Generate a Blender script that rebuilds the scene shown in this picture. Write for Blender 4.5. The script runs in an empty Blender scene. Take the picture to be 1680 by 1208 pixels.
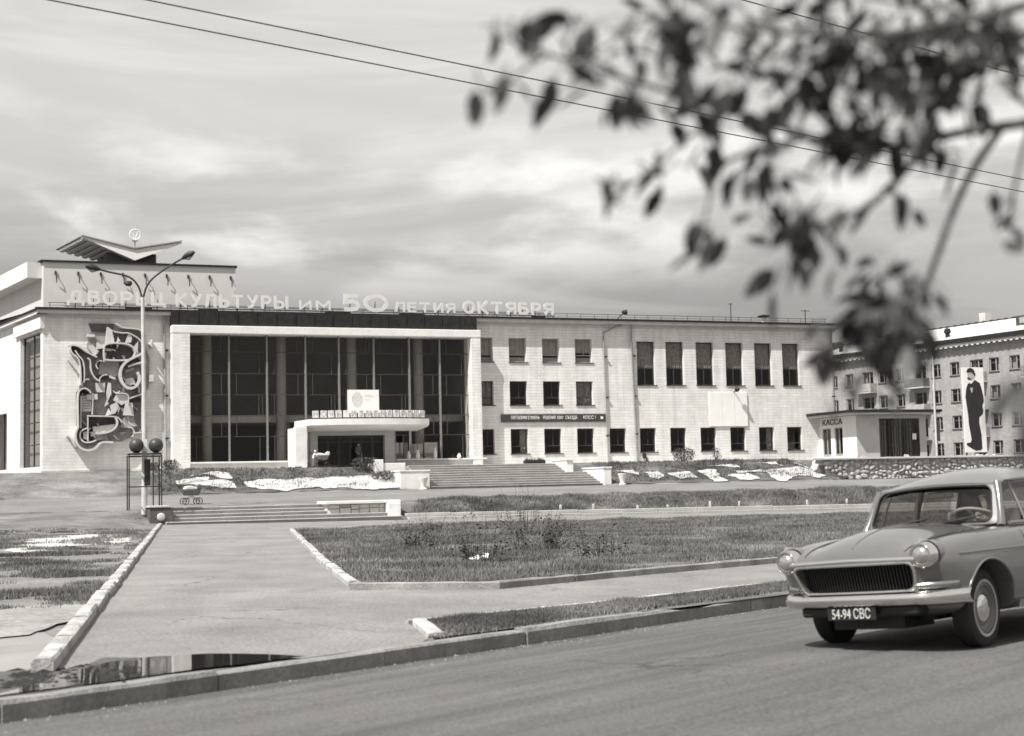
import bpy, bmesh, math, random
from mathutils import Vector, Matrix, noise as mnoise
from mathutils.geometry import tessellate_polygon
R = math.radians
rng = random.Random(7)
scene = bpy.context.scene
COL = scene.collection
TINT = (1.0, 0.977, 0.943)

# ------------------------------------------------------------------ camera
CAM_H = 1.55
ROLL = math.atan(.0234)
PITCH = math.atan(199/2400*math.cos(ROLL))
_f = Vector((0, math.cos(PITCH), math.sin(PITCH)))
_u0 = Vector((0, -math.sin(PITCH), math.cos(PITCH)))
_r = Vector((1, 0, 0))*math.cos(ROLL)-_u0*math.sin(ROLL)
_u = Vector((1, 0, 0))*math.sin(ROLL)+_u0*math.cos(ROLL)
cam_d = bpy.data.cameras.new('camera')
cam = bpy.data.objects.new('camera', cam_d); COL.objects.link(cam)
m = Matrix.Identity(4)
for i in range(3):
    m[i][0], m[i][1], m[i][2] = _r[i], _u[i], -_f[i]
m.translation = Vector((0, 0, CAM_H))
cam.matrix_world = m
cam_d.sensor_fit = 'HORIZONTAL'; cam_d.sensor_width = 36
cam_d.lens = 36*2400/1680
cam_d.clip_start = .1; cam_d.clip_end = 3000
cam_d.dof.use_dof = True; cam_d.dof.focus_distance = 32; cam_d.dof.aperture_fstop = 2.0
scene.camera = cam

# ------------------------------------------------------------------ light
SUN_AZ = R(180+48)                      # direction TO the sun: left and behind the camera
SUN_EL = R(54)
to_sun = Vector((math.cos(SUN_AZ)*math.cos(SUN_EL), math.sin(SUN_AZ)*math.cos(SUN_EL), math.sin(SUN_EL)))
sl = bpy.data.lights.new('sun', 'SUN'); sl.energy = 5.0; sl.angle = R(.55); sl.color = (1, .985, .955)
so = bpy.data.objects.new('sun', sl); COL.objects.link(so)
so.rotation_euler = to_sun.to_track_quat('Z', 'Y').to_euler()

world = bpy.data.worlds.new('World'); scene.world = world; world.use_nodes = True
nt = world.node_tree; nt.nodes.clear()
def wn(t, **k):
    n = nt.nodes.new(t)
    for a, b in k.items(): setattr(n, a, b)
    return n
L = nt.links.new
def wmath(op, a, b=None, clamp=False):
    n = wn('ShaderNodeMath', operation=op, use_clamp=clamp)
    for i, v in enumerate((a, b)):
        if v is None: continue
        if isinstance(v, (int, float)): n.inputs[i].default_value = v
        else: L(v, n.inputs[i])
    return n.outputs[0]
out = wn('ShaderNodeOutputWorld'); bg = wn('ShaderNodeBackground')
sky = wn('ShaderNodeTexSky', sky_type='NISHITA', sun_disc=False, sun_elevation=SUN_EL,
         sun_rotation=math.atan2(to_sun.x, to_sun.y), altitude=200, air_density=1.0, dust_density=1.6, ozone_density=1.0)
bw = wn('ShaderNodeRGBToBW'); L(sky.outputs[0], bw.inputs[0])
tc = wn('ShaderNodeTexCoord'); sep = wn('ShaderNodeSeparateXYZ'); L(tc.outputs['Generated'], sep.inputs[0])
zz = wmath('ADD', wmath('MAXIMUM', sep.outputs[2], 0.0), .10)
px_ = wmath('DIVIDE', sep.outputs[0], zz); py_ = wmath('DIVIDE', sep.outputs[1], zz)
cv = wn('ShaderNodeCombineXYZ'); L(px_, cv.inputs[0]); L(py_, cv.inputs[1])
def wnoise(scale, detail, rough, sx, sy, off, rot=0):
    mp = wn('ShaderNodeMapping'); mp.inputs['Scale'].default_value = (sx, sy, 1)
    mp.inputs['Location'].default_value = (off, off*.7, 0); mp.inputs['Rotation'].default_value = (0, 0, rot)
    L(cv.outputs[0], mp.inputs[0])
    n = wn('ShaderNodeTexNoise'); n.inputs['Scale'].default_value = scale; n.inputs['Detail'].default_value = detail
    n.inputs['Roughness'].default_value = rough; n.inputs['Distortion'].default_value = .35
    L(mp.outputs[0], n.inputs['Vector']); return n.outputs[0]
def wramp(sock, a, b):
    mr = wn('ShaderNodeMapRange', interpolation_type='SMOOTHSTEP'); L(sock, mr.inputs[0])
    mr.inputs[1].default_value = a; mr.inputs[2].default_value = b; return mr.outputs[0]
def wdir(scale, detail, rough, sx, sy, sz, off, rot=0, dist=.4):
    mp = wn('ShaderNodeMapping'); mp.inputs['Scale'].default_value = (sx, sy, sz); mp.inputs['Location'].default_value = (off, off*.6, off*.3); mp.inputs['Rotation'].default_value = (0, rot, 0)
    L(tc.outputs['Generated'], mp.inputs[0])
    n = wn('ShaderNodeTexNoise'); n.inputs['Scale'].default_value = scale; n.inputs['Detail'].default_value = detail; n.inputs['Roughness'].default_value = rough; n.inputs['Distortion'].default_value = dist
    L(mp.outputs[0], n.inputs['Vector']); return n.outputs[0]
cirrus = wramp(wdir(3.0, 6, .55, .8, .6, 6.5, 2.3, R(-9), .9), .36, .66)      # slanting high veils
puffs = wramp(wdir(6.5, 8, .5, 1, 1, 2.6, 5.1, 0, .15), .50, .68)                   # low cumulus
# thin high veil: the more of it one looks through overhead, the paler the sky
veil = wramp(sep.outputs[2], .08, .26)
low = wmath('MULTIPLY', wramp(sep.outputs[2], .30, .17), wramp(sep.outputs[2], .115, .175))
amt = wmath('ADD', wmath('MULTIPLY', veil, .46), wmath('MULTIPLY', cirrus, .15))
amt = wmath('ADD', amt, wmath('MULTIPLY', wmath('MULTIPLY', puffs, low), .42), clamp=True)
mix = wn('ShaderNodeMix', data_type='FLOAT'); L(amt, mix.inputs[0])
L(wmath('MULTIPLY', bw.outputs[0], .60), mix.inputs[2]); mix.inputs[3].default_value = 9.7
colm = wn('ShaderNodeMix', data_type='RGBA', blend_type='MULTIPLY'); colm.inputs[0].default_value = 1
cmb = wn('ShaderNodeCombineColor'); L(mix.outputs[0], cmb.inputs[0]); L(mix.outputs[0], cmb.inputs[1]); L(mix.outputs[0], cmb.inputs[2])
L(cmb.outputs[0], colm.inputs[6]); colm.inputs[7].default_value = (1, .98, .95, 1)
L(colm.outputs[2], bg.inputs[0]); bg.inputs[1].default_value = .095
L(bg.outputs[0], out.inputs[0])

vs = scene.view_settings
vs.view_transform = 'Standard'; vs.look = 'None'; vs.gamma = 1; vs.exposure = 0.42; vs.use_curve_mapping = False
scene.cycles.max_bounces = 6; scene.cycles.transparent_max_bounces = 16
scene.cycles.use_denoising = True

# ------------------------------------------------------------------ materials
def grey(v): return (v*TINT[0], v*TINT[1], v*TINT[2], 1)
MATS = {}
def M(name, v, rough=.8, var=.12, scale=2.0, fine=0, fscale=60, bump=0, bscale=60, metal=0, spec=.4, coat=0, trans=0, stain=0):
    if name in MATS: return MATS[name]
    mt = bpy.data.materials.new(name); mt.use_nodes = True; t = mt.node_tree; b = t.nodes['Principled BSDF']
    b.inputs['Roughness'].default_value = rough; b.inputs['Metallic'].default_value = metal
    b.inputs['Specular IOR Level'].default_value = spec
    if coat: b.inputs['Coat Weight'].default_value = coat; b.inputs['Coat Roughness'].default_value = .08
    b.inputs['Base Color'].default_value = grey(v)
    co = t.nodes.new('ShaderNodeTexCoord')
    def nz(sc, det=4):
        n = t.nodes.new('ShaderNodeTexNoise'); n.inputs['Scale'].default_value = sc; n.inputs['Detail'].default_value = det
        n.inputs['Roughness'].default_value = .6
        t.links.new(co.outputs['Object'], n.inputs['Vector']); return n.outputs[0]
    if var:
        f = nz(scale)
        if fine:
            mx = t.nodes.new('ShaderNodeMix'); mx.data_type = 'FLOAT'; mx.inputs[0].default_value = fine
            t.links.new(f, mx.inputs[2]); t.links.new(nz(fscale, 3), mx.inputs[3]); f = mx.outputs[0]
        rp = t.nodes.new('ShaderNodeValToRGB'); e = rp.color_ramp.elements
        e[0].position = .3; e[1].position = .7
        e[0].color = grey(max(v*(1-var), .003)); e[1].color = grey(v*(1+var))
        if stain:
            k = e.new(.22); k.color = grey(v*(1-stain))
        t.links.new(f, rp.inputs[0]); t.links.new(rp.outputs[0], b.inputs['Base Color'])
    if bump:
        bp = t.nodes.new('ShaderNodeBump'); bp.inputs['Strength'].default_value = bump; bp.inputs['Distance'].default_value = .03
        t.links.new(nz(bscale, 5), bp.inputs['Height']); t.links.new(bp.outputs[0], b.inputs['Normal'])
    if trans:
        b.inputs['Transmission Weight'].default_value = trans
    MATS[name] = mt; return mt
def brick_mat(name, v, mv, bwid, bh, msz=.012, var=.1):
    mt = bpy.data.materials.new(name); mt.use_nodes = True; t = mt.node_tree; b = t.nodes['Principled BSDF']
    b.inputs['Roughness'].default_value = .85; b.inputs['Specular IOR Level'].default_value = .25
    co = t.nodes.new('ShaderNodeTexCoord'); sp = t.nodes.new('ShaderNodeSeparateXYZ'); cb = t.nodes.new('ShaderNodeCombineXYZ')
    t.links.new(co.outputs['Object'], sp.inputs[0])
    ad = t.nodes.new('ShaderNodeMath'); ad.operation = 'ADD'; t.links.new(sp.outputs[0], ad.inputs[0]); t.links.new(sp.outputs[1], ad.inputs[1])
    t.links.new(ad.outputs[0], cb.inputs[0]); t.links.new(sp.outputs[2], cb.inputs[1])
    br = t.nodes.new('ShaderNodeTexBrick'); t.links.new(cb.outputs[0], br.inputs['Vector'])
    br.inputs['Color1'].default_value = grey(v*(1-var)); br.inputs['Color2'].default_value = grey(v*(1+var*.6)); br.inputs['Mortar'].default_value = grey(mv)
    br.inputs['Scale'].default_value = 1; br.inputs['Mortar Size'].default_value = msz; br.inputs['Brick Width'].default_value = bwid; br.inputs['Row Height'].default_value = bh
    br.inputs['Mortar Smooth'].default_value = .3
    n = t.nodes.new('ShaderNodeTexNoise'); n.inputs['Scale'].default_value = .9; n.inputs['Detail'].default_value = 6; n.inputs['Roughness'].default_value = .65
    t.links.new(co.outputs['Object'], n.inputs['Vector'])
    mr = t.nodes.new('ShaderNodeMapRange'); t.links.new(n.outputs[0], mr.inputs[0]); mr.inputs[1].default_value = .3; mr.inputs[2].default_value = .7
    mr.inputs[3].default_value = .86; mr.inputs[4].default_value = 1.06
    mx = t.nodes.new('ShaderNodeMix'); mx.data_type = 'RGBA'; mx.blend_type = 'MULTIPLY'; mx.inputs[0].default_value = 1
    t.links.new(br.outputs[0], mx.inputs[6]); t.links.new(mr.outputs[0], mx.inputs[7]); t.links.new(mx.outputs[2], b.inputs['Base Color'])
    # rain streaks running down the wall
    mp = t.nodes.new('ShaderNodeMapping'); mp.inputs['Scale'].default_value = (1.6, 1.6, .16); t.links.new(co.outputs['Object'], mp.inputs[0])
    n2 = t.nodes.new('ShaderNodeTexNoise'); n2.inputs['Scale'].default_value = 1.0; n2.inputs['Detail'].default_value = 7; n2.inputs['Roughness'].default_value = .7; t.links.new(mp.outputs[0], n2.inputs['Vector'])
    mr2 = t.nodes.new('ShaderNodeMapRange'); t.links.new(n2.outputs[0], mr2.inputs[0]); mr2.inputs[1].default_value = .3; mr2.inputs[2].default_value = .65; mr2.inputs[3].default_value = .80; mr2.inputs[4].default_value = 1.04
    mx2 = t.nodes.new('ShaderNodeMix'); mx2.data_type = 'RGBA'; mx2.blend_type = 'MULTIPLY'; mx2.inputs[0].default_value = 1
    t.links.new(mx.outputs[2], mx2.inputs[6]); t.links.new(mr2.outputs[0], mx2.inputs[7]); t.links.new(mx2.outputs[2], b.inputs['Base Color'])
    bp = t.nodes.new('ShaderNodeBump'); bp.inputs['Strength'].default_value = .5; bp.inputs['Distance'].default_value = .015; bp.invert = True
    t.links.new(br.outputs['Fac'], bp.inputs['Height']); t.links.new(bp.outputs[0], b.inputs['Normal'])
    MATS[name] = mt; return mt
def glass_mat(name, tint, gloss_rough=.02, refl=1.0):
    mt = bpy.data.materials.new(name); mt.use_nodes = True; t = mt.node_tree; t.nodes.clear()
    o = t.nodes.new('ShaderNodeOutputMaterial'); tr = t.nodes.new('ShaderNodeBsdfTransparent'); tr.inputs[0].default_value = grey(tint)
    gl = t.nodes.new('ShaderNodeBsdfGlossy'); gl.inputs['Roughness'].default_value = gloss_rough; gl.inputs[0].default_value = grey(.9*refl)
    fr_ = t.nodes.new('ShaderNodeFresnel'); ge = t.nodes.new('ShaderNodeNewGeometry'); ir = t.nodes.new('ShaderNodeMapRange')   # thin pane: the same from both sides
    ir.inputs[3].default_value = 1.5; ir.inputs[4].default_value = 1/1.5; t.links.new(ge.outputs['Backfacing'], ir.inputs[0]); t.links.new(ir.outputs[0], fr_.inputs[0])
    co = t.nodes.new('ShaderNodeTexCoord'); n = t.nodes.new('ShaderNodeTexNoise'); n.inputs['Scale'].default_value = .7
    t.links.new(co.outputs['Object'], n.inputs['Vector'])
    bp = t.nodes.new('ShaderNodeBump'); bp.inputs['Strength'].default_value = .03; t.links.new(n.outputs[0], bp.inputs['Height'])
    t.links.new(bp.outputs[0], gl.inputs['Normal'])
    mx = t.nodes.new('ShaderNodeMixShader'); t.links.new(fr_.outputs[0], mx.inputs[0]); t.links.new(tr.outputs[0], mx.inputs[1]); t.links.new(gl.outputs[0], mx.inputs[2])
    t.links.new(mx.outputs[0], o.inputs[0]); MATS[name] = mt; return mt

WALL = brick_mat('pale_silicate_brick', .77, .55, 1.05, .21, .014, .05)
SIDEW = brick_mat('pale_side_brick', .76, .60, 1.05, .21, .013, .05)
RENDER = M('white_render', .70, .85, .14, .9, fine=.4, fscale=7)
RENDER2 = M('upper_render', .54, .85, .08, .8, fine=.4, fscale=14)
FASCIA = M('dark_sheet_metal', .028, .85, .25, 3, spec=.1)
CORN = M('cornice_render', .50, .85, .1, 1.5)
GLASS = glass_mat('window_glass', .72, .03)
HALLGLASS = glass_mat('hall_glass', .85, .02, .9)
CARGLASS = glass_mat('car_glass', .62, .01)
FRAMEW = M('white_window_frame', .34, .6, .1, 3)
FRAMEG = M('grey_metal_frame', .05, .45, .15, 3)
MULL = M('pale_mullion', .055, .5, .12, 3)
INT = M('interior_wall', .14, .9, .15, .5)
INTL = M('interior_column', .30, .8, .06, 1)
CURT = M('grey_curtain', .34, .9, .4, 5)
BLIND = M('pale_blind', .5, .9, .15, 3)
PIPE = M('zinc_pipe', .26, .5, .2, 4)
DARKM = M('black_metal', .025, .55, .3, 6)
CONC = M('pale_concrete', .50, .9, .18, 1.7, fine=.4, fscale=25, bump=.35, bscale=30)
STEPC = M('step_concrete', .38, .9, .25, 1.1, fine=.5, fscale=16, bump=.3, bscale=20)
KERB = M('kerb_concrete', .23, .92, .28, 1.6, fine=.5, fscale=22, bump=.6, bscale=26)
KERBW = M('whitewashed_kerb', .40, .92, .4, 2.2, fine=.5, fscale=20, bump=.6, bscale=26)
ASPH = M('road_asphalt', .112, .85, .5, .35, fine=.72, fscale=34, bump=.6, bscale=60)
PATHM = M('path_asphalt', .215, .92, .42, .45, fine=.68, fscale=26, bump=.6, bscale=50)
DRIVE = M('driveway_asphalt', .185, .92, .35, .35, fine=.55, fscale=8, bump=.4, bscale=20)
SOIL = M('soil_with_sparse_grass', .17, .95, .45, .55, fine=.5, fscale=9, bump=.8, bscale=12, spec=.1)
SLOPE = M('weedy_slope_soil', .11, .95, .4, .7, fine=.5, fscale=8, bump=.8, bscale=10, spec=.1)
TURF = M('turf_soil', .12, .95, .45, .5, fine=.5, fscale=14, bump=.6, bscale=20, spec=.1)
SAND = M('pale_sand', .48, .95, .25, 1.5, fine=.5, fscale=10, bump=.5, bscale=16, spec=.1)
MUD = M('wet_mud', .03, .9, .6, 3, fine=.5, fscale=20, bump=.9, bscale=14, spec=.2)
GRASSM = M('grass_blades', .15, .7, .45, .45, spec=.2)
WEEDM = M('weed_leaves', .07, .7, .3, 4, spec=.2)
LEAFM = M('near_leaves', .05, .5, .3, 8, spec=.35)
BARK = M('bark', .11, .9, .3, 12, bump=.6, bscale=40)
WHITE = M('white_paint', .80, .6, .04, 2)
OFFW = M('faded_white_letters', .62, .7, .06, 3)
BLACK = M('black_paint', .015, .5, .2, 5)
GREYP = M('grey_paint', .30, .6, .12, 4)
STONE = M('rubble_stone', .42, .92, .3, 1.8, fine=.4, fscale=14, bump=.7, bscale=9)
POLEW = M('whitewashed_pole', .5, .8, .15, 2)
TINR = M('bright_tin_roof', .62, .45, .12, .6, spec=.5)

def add_streaks(mt, ang, sx, sy, amount):
    t = mt.node_tree; b = t.nodes['Principled BSDF']; src = b.inputs['Base Color'].links[0].from_socket
    co = t.nodes.new('ShaderNodeTexCoord'); mp = t.nodes.new('ShaderNodeMapping'); mp.vector_type = 'TEXTURE'
    mp.inputs['Rotation'].default_value = (0, 0, ang); mp.inputs['Scale'].default_value = (sx, sy, 1); t.links.new(co.outputs['Object'], mp.inputs[0])
    n = t.nodes.new('ShaderNodeTexNoise'); n.inputs['Scale'].default_value = 1; n.inputs['Detail'].default_value = 6; n.inputs['Roughness'].default_value = .65; t.links.new(mp.outputs[0], n.inputs['Vector'])
    mr = t.nodes.new('ShaderNodeMapRange'); t.links.new(n.outputs[0], mr.inputs[0]); mr.inputs[1].default_value = .32; mr.inputs[2].default_value = .68; mr.inputs[3].default_value = 1-amount; mr.inputs[4].default_value = 1+amount
    mx = t.nodes.new('ShaderNodeMix'); mx.data_type = 'RGBA'; mx.blend_type = 'MULTIPLY'; mx.inputs[0].default_value = 1
    t.links.new(src, mx.inputs[6]); t.links.new(mr.outputs[0], mx.inputs[7]); t.links.new(mx.outputs[2], b.inputs['Base Color'])
add_streaks(ASPH, math.atan2(.762,.647), 9.0, .55, .30)
add_streaks(PATHM, R(100), 2.5, 1.2, .16); add_streaks(DRIVE, R(20), 6, .8, .18)
for _m in (SOIL, SLOPE, TURF): add_streaks(_m, .4, 3.1, 2.2, .45)
add_streaks(KERB, 0, .5, .5, .3); add_streaks(KERBW, 0, .4, .4, .35); add_streaks(GRASSM, .3, 2.6, 2.0, .45)

def add_cracks(mt, scale, amount, wid):
    t = mt.node_tree; b = t.nodes['Principled BSDF']; src = b.inputs['Base Color'].links[0].from_socket
    co = t.nodes.new('ShaderNodeTexCoord'); nd = t.nodes.new('ShaderNodeTexNoise'); nd.inputs['Scale'].default_value = 1.7; nd.inputs['Detail'].default_value = 5
    t.links.new(co.outputs['Object'], nd.inputs['Vector'])
    va = t.nodes.new('ShaderNodeVectorMath'); va.operation = 'MULTIPLY_ADD'; t.links.new(nd.outputs['Color'], va.inputs[0]); va.inputs[1].default_value = (1.1,1.1,0); t.links.new(co.outputs['Object'], va.inputs[2])
    vo = t.nodes.new('ShaderNodeTexVoronoi'); vo.feature = 'DISTANCE_TO_EDGE'; vo.inputs['Scale'].default_value = scale; t.links.new(va.outputs[0], vo.inputs['Vector'])
    mr = t.nodes.new('ShaderNodeMapRange'); t.links.new(vo.outputs['Distance'], mr.inputs[0]); mr.inputs[1].default_value = wid*.3; mr.inputs[2].default_value = wid; mr.inputs[3].default_value = 1-amount; mr.inputs[4].default_value = 1
    mx = t.nodes.new('ShaderNodeMix'); mx.data_type = 'RGBA'; mx.blend_type = 'MULTIPLY'; t.links.new(src, mx.inputs[6]); t.links.new(mr.outputs[0], mx.inputs[7]); t.links.new(mx.outputs[2], b.inputs['Base Color'])
    nm = t.nodes.new('ShaderNodeTexNoise'); nm.inputs['Scale'].default_value = .22; t.links.new(co.outputs['Object'], nm.inputs['Vector'])
    mm = t.nodes.new('ShaderNodeMapRange'); t.links.new(nm.outputs[0], mm.inputs[0]); mm.inputs[1].default_value = .46; mm.inputs[2].default_value = .6; t.links.new(mm.outputs[0], mx.inputs[0])
add_cracks(ASPH, .38, .55, .011); add_cracks(PATHM, .3, .45, .010)

# ------------------------------------------------------------------ frames and mesh helpers
FX, FY = 0.829, 105.0
UX, UY = 0.93588, 0.35232
FROT = math.atan2(UY, UX)
def fr(u, w, z=0.0): return Vector((FX+UX*u+UY*w, FY+UY*u-UX*w, z))
def to_uw(x, y):
    dx, dy = x-FX, y-FY
    return dx*UX+dy*UY, dx*UY-dy*UX
def clamp(a, lo, hi): return max(lo, min(hi, a))
def lerp(a, b, t): return a+(b-a)*t
def base_z(u, w):
    t = clamp((73-w)/48, 0, 1)
    return .1+t*(-.1-.0085*(clamp(u, -45, 30)+3))
def hz(u, w, raw=False):
    k = clamp((-29.5-u)/4, 0, 1)
    e1 = 25.2+9*k; e2 = 22.2-4*k
    z10, z22 = 1.68, 1.0
    if w >= e1: z = base_z(u, w)
    elif w >= e2: z = lerp(z22, base_z(u, e1), (w-e2)/(e1-e2))
    elif w >= 10.3: z = lerp(z10, z22, (w-10.3)/(e2-10.3))
    else:
        top = 3.22
        if u > 19: z = z10 if w > 8.75 else 3.1
        elif w >= 5: z = lerp(top, z10, (w-5)/5.3)
        else: z = top
    if not raw:
        if -28.65 < u < -16.65 and 21.9 < w < 25.25: z -= .4
        if -10.45 < u < 1.65 and 4.7 < w < 10.35: z -= .5
    return z
def hzw(x, y): return hz(*to_uw(x, y), raw=True)

class MB:
    def __init__(s): s.v = []; s.f = []; s.mi = []; s.cur = 0
    def add(s, vs, fs):
        o = len(s.v); s.v += [tuple(p) for p in vs]
        for f in fs: s.f.append(tuple(i+o for i in f)); s.mi.append(s.cur)
    def box(s, x0, x1, y0, y1, z0, z1):
        s.add([(x0,y0,z0),(x1,y0,z0),(x1,y1,z0),(x0,y1,z0),(x0,y0,z1),(x1,y0,z1),(x1,y1,z1),(x0,y1,z1)],
              [(0,3,2,1),(4,5,6,7),(0,1,5,4),(1,2,6,5),(2,3,7,6),(3,0,4,7)])
    def quad(s, a, b, c, d): s.add([a,b,c,d], [(0,1,2,3)])
    def prism(s, pts, vec):
        """polygon of 3-D points swept along vec"""
        n = len(pts); vec = Vector(vec); top = [Vector(p)+vec for p in pts]
        tri = tessellate_polygon([[Vector(p) for p in pts]])
        s.add(list(pts)+top, [tuple(t) for t in tri]+[tuple(i+n for i in reversed(t)) for t in tri]+[(i,(i+1)%n,(i+1)%n+n,i+n) for i in range(n)])
    def tube(s, pts, r, seg=8, cap=True):
        pts = [Vector(p) for p in pts]; n = len(pts)
        rs = r if isinstance(r, (list, tuple)) else [r]*n
        vs, fs = [], []; ref = None
        for i, p in enumerate(pts):
            d = (pts[min(i+1, n-1)]-pts[max(i-1, 0)]).normalized()
            if ref is None: ref = Vector((0,0,1)) if abs(d.z) < .9 else Vector((1,0,0))
            a = d.cross(ref).normalized(); b = a.cross(d).normalized(); ref = b
            for k in range(seg):
                t = 2*math.pi*k/seg; vs.append(p+a*math.cos(t)*rs[i]+b*math.sin(t)*rs[i])
        for i in range(n-1):
            for k in range(seg):
                fs.append((i*seg+k, i*seg+(k+1)%seg, (i+1)*seg+(k+1)%seg, (i+1)*seg+k))
        if cap: fs += [tuple(range(seg))[::-1], tuple((n-1)*seg+k for k in range(seg))]
        s.add(vs, fs)
    def lathe(s, prof, seg=20, org=(0,0,0), axis='z'):
        """profile of (radius, height); axis x / y / z"""
        vs, fs = [], []
        for r, h in prof:
            for k in range(seg):
                t = 2*math.pi*k/seg; a, b = r*math.cos(t), r*math.sin(t)
                p = {'z': (a, b, h), 'y': (a, h, b), 'x': (h, a, b)}[axis]
                vs.append((p[0]+org[0], p[1]+org[1], p[2]+org[2]))
        for i in range(len(prof)-1):
            for k in range(seg): fs.append((i*seg+k, i*seg+(k+1)%seg, (i+1)*seg+(k+1)%seg, (i+1)*seg+k))
        s.add(vs, fs)
    def grid(s, rows):
        n = len(rows[0]); vs = [p for r in rows for p in r]
        s.add(vs, [(i*n+j, i*n+j+1, (i+1)*n+j+1, (i+1)*n+j) for i in range(len(rows)-1) for j in range(n-1)])
    def mesh(s, name, mats, smooth=False, recalc=True, bevel=0):
        me = bpy.data.meshes.new(name); me.from_pydata(s.v, [], s.f)
        for mt in (mats if isinstance(mats, (list, tuple)) else [mats]): me.materials.append(mt)
        if any(s.mi): me.polygons.foreach_set('material_index', s.mi)
        if recalc or bevel:
            bm = bmesh.new(); bm.from_mesh(me)
            if recalc: bmesh.ops.recalc_face_normals(bm, faces=bm.faces)
            if bevel:
                es = [e for e in bm.edges if len(e.link_faces) == 2 and e.calc_face_angle(0) > .5]
                bmesh.ops.bevel(bm, geom=es, offset=bevel, segments=1, affect='EDGES', clamp_overlap=True)
            bm.to_mesh(me); bm.free()
        if smooth:
            me.polygons.foreach_set('use_smooth', [True]*len(me.polygons))
            try: me.set_sharp_from_angle(angle=R(smooth if smooth is not True else 40))
            except Exception: pass
        return me
    def build(s, name, mats, parent=None, **k): return obj(name, s.mesh(name, mats, **k), parent)
def obj(name, me, parent=None):
    o = bpy.data.objects.new(name, me); COL.objects.link(o)
    if parent: o.parent = parent
    return o
def tag(o, label=None, cat=None, group=None, kind=None):
    for k, v in (('label', label), ('category', cat), ('group', group), ('kind', kind)):
        if v: o[k] = v
    return o
def empty(name, label, cat, loc=(0,0,0), rz=0.0, group=None):
    o = bpy.data.objects.new(name, None); COL.objects.link(o); o.location = loc; o.rotation_euler = (0,0,rz); o.empty_display_size = .2
    return tag(o, label, cat, group)
def fthing(name, label, cat, u, w, z, group=None): return empty(name, label, cat, fr(u, w, z), FROT, group)
def box_part(name, mat, parent, *a, bevel=0):
    b = MB(); b.box(*a); return b.build(name, mat, parent, bevel=bevel)
def copy_tree(o, parent=None):
    c = o.copy(); COL.objects.link(c); c.parent = parent
    for ch in list(o.children): copy_tree(ch, c)
    return c
DEPS = None
def text_mesh(body, size, extrude, mat, offset=0.0, align='LEFT', sx=1.0):
    cu = bpy.data.curves.new('txt', 'FONT'); cu.body = body; cu.size = size; cu.extrude = extrude; cu.offset = offset; cu.align_x = align; cu.resolution_u = 3
    o = bpy.data.objects.new('txt', cu); COL.objects.link(o)
    dg = bpy.context.evaluated_depsgraph_get(); me = bpy.data.meshes.new_from_object(o.evaluated_get(dg))
    bpy.data.objects.remove(o); bpy.data.curves.remove(cu)
    for v in me.vertices: v.co = (v.co.x*sx, -v.co.z, v.co.y)        # stand it up, facing local -y
    me.materials.clear(); me.materials.append(mat); return me
def sheet(name, poly, mat, dz, us=(), ws=(), step=6.0, kind='structure', flat=None, wob=0, wobf=.8):
    """a ground sheet: polygon of world XY cut by lines of the facade frame and laid on the terrain"""
    bm = bmesh.new(); bm.faces.new([bm.verts.new((x, y, 0)) for x, y in poly])
    uu = [to_uw(x, y) for x, y in poly]
    u0, u1 = min(a for a, _ in uu), max(a for a, _ in uu); w0, w1 = min(b for _, b in uu), max(b for _, b in uu)
    ls = [('u', a) for a in us]+[('w', a) for a in ws]
    if step:
        n = int((u1-u0)/step); ls += [('u', u0+(i+1)*step) for i in range(min(n, 60))]
        n = int((w1-w0)/step); ls += [('w', w0+(i+1)*step) for i in range(min(n, 60))]
    for k, a in ls:
        co = fr(a, 0) if k == 'u' else fr(0, a); no = (UX, UY, 0) if k == 'u' else (UY, -UX, 0)
        bmesh.ops.bisect_plane(bm, geom=bm.verts[:]+bm.edges[:]+bm.faces[:], plane_co=co, plane_no=no, dist=1e-5)
    for v in bm.verts:
        u, w = to_uw(v.co.x, v.co.y); v.co.z = (hz(u, w) if flat is None else flat)+dz
        if wob: v.co.z += wob*mnoise.noise((v.co.x*wobf, v.co.y*wobf, 0))
    bmesh.ops.recalc_face_normals(bm, faces=bm.faces)
    for f in bm.faces:
        if f.normal.z < 0: f.normal_flip()
    me = bpy.data.meshes.new(name); bm.to_mesh(me); bm.free(); me.materials.append(mat)
    return tag(obj(name, me), kind=kind)
def wiggle(poly, amp, step=.8, seed=0):
    out_ = []; n = len(poly)
    for i in range(n):
        a, b = Vector(poly[i]), Vector(poly[(i+1) % n]); d = b-a; k = max(1, int(d.length/step))
        for j in range(k):
            p = a+d*j/k; q = mnoise.noise((p.x*.9+seed, p.y*.9, seed*1.3)); q2 = mnoise.noise((p.x*2.7, p.y*2.7, seed+5))
            nn = Vector((-d.y, d.x)).normalized(); p = p+nn*amp*(q+.5*q2); out_.append((p.x, p.y))
    return out_
def cam_ray(px, py):
    return _f+_r*((px-840)/2400)-_u*((py-604)/2400)
def hit(px, py):
    """where the line of sight through a photo point meets the terrain"""
    d = cam_ray(px, py); t = 8.0
    while t < 140:
        p = Vector((0,0,CAM_H))+d*t
        if p.z <= hzw(p.x, p.y): return p
        t += .12
    return p
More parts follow.
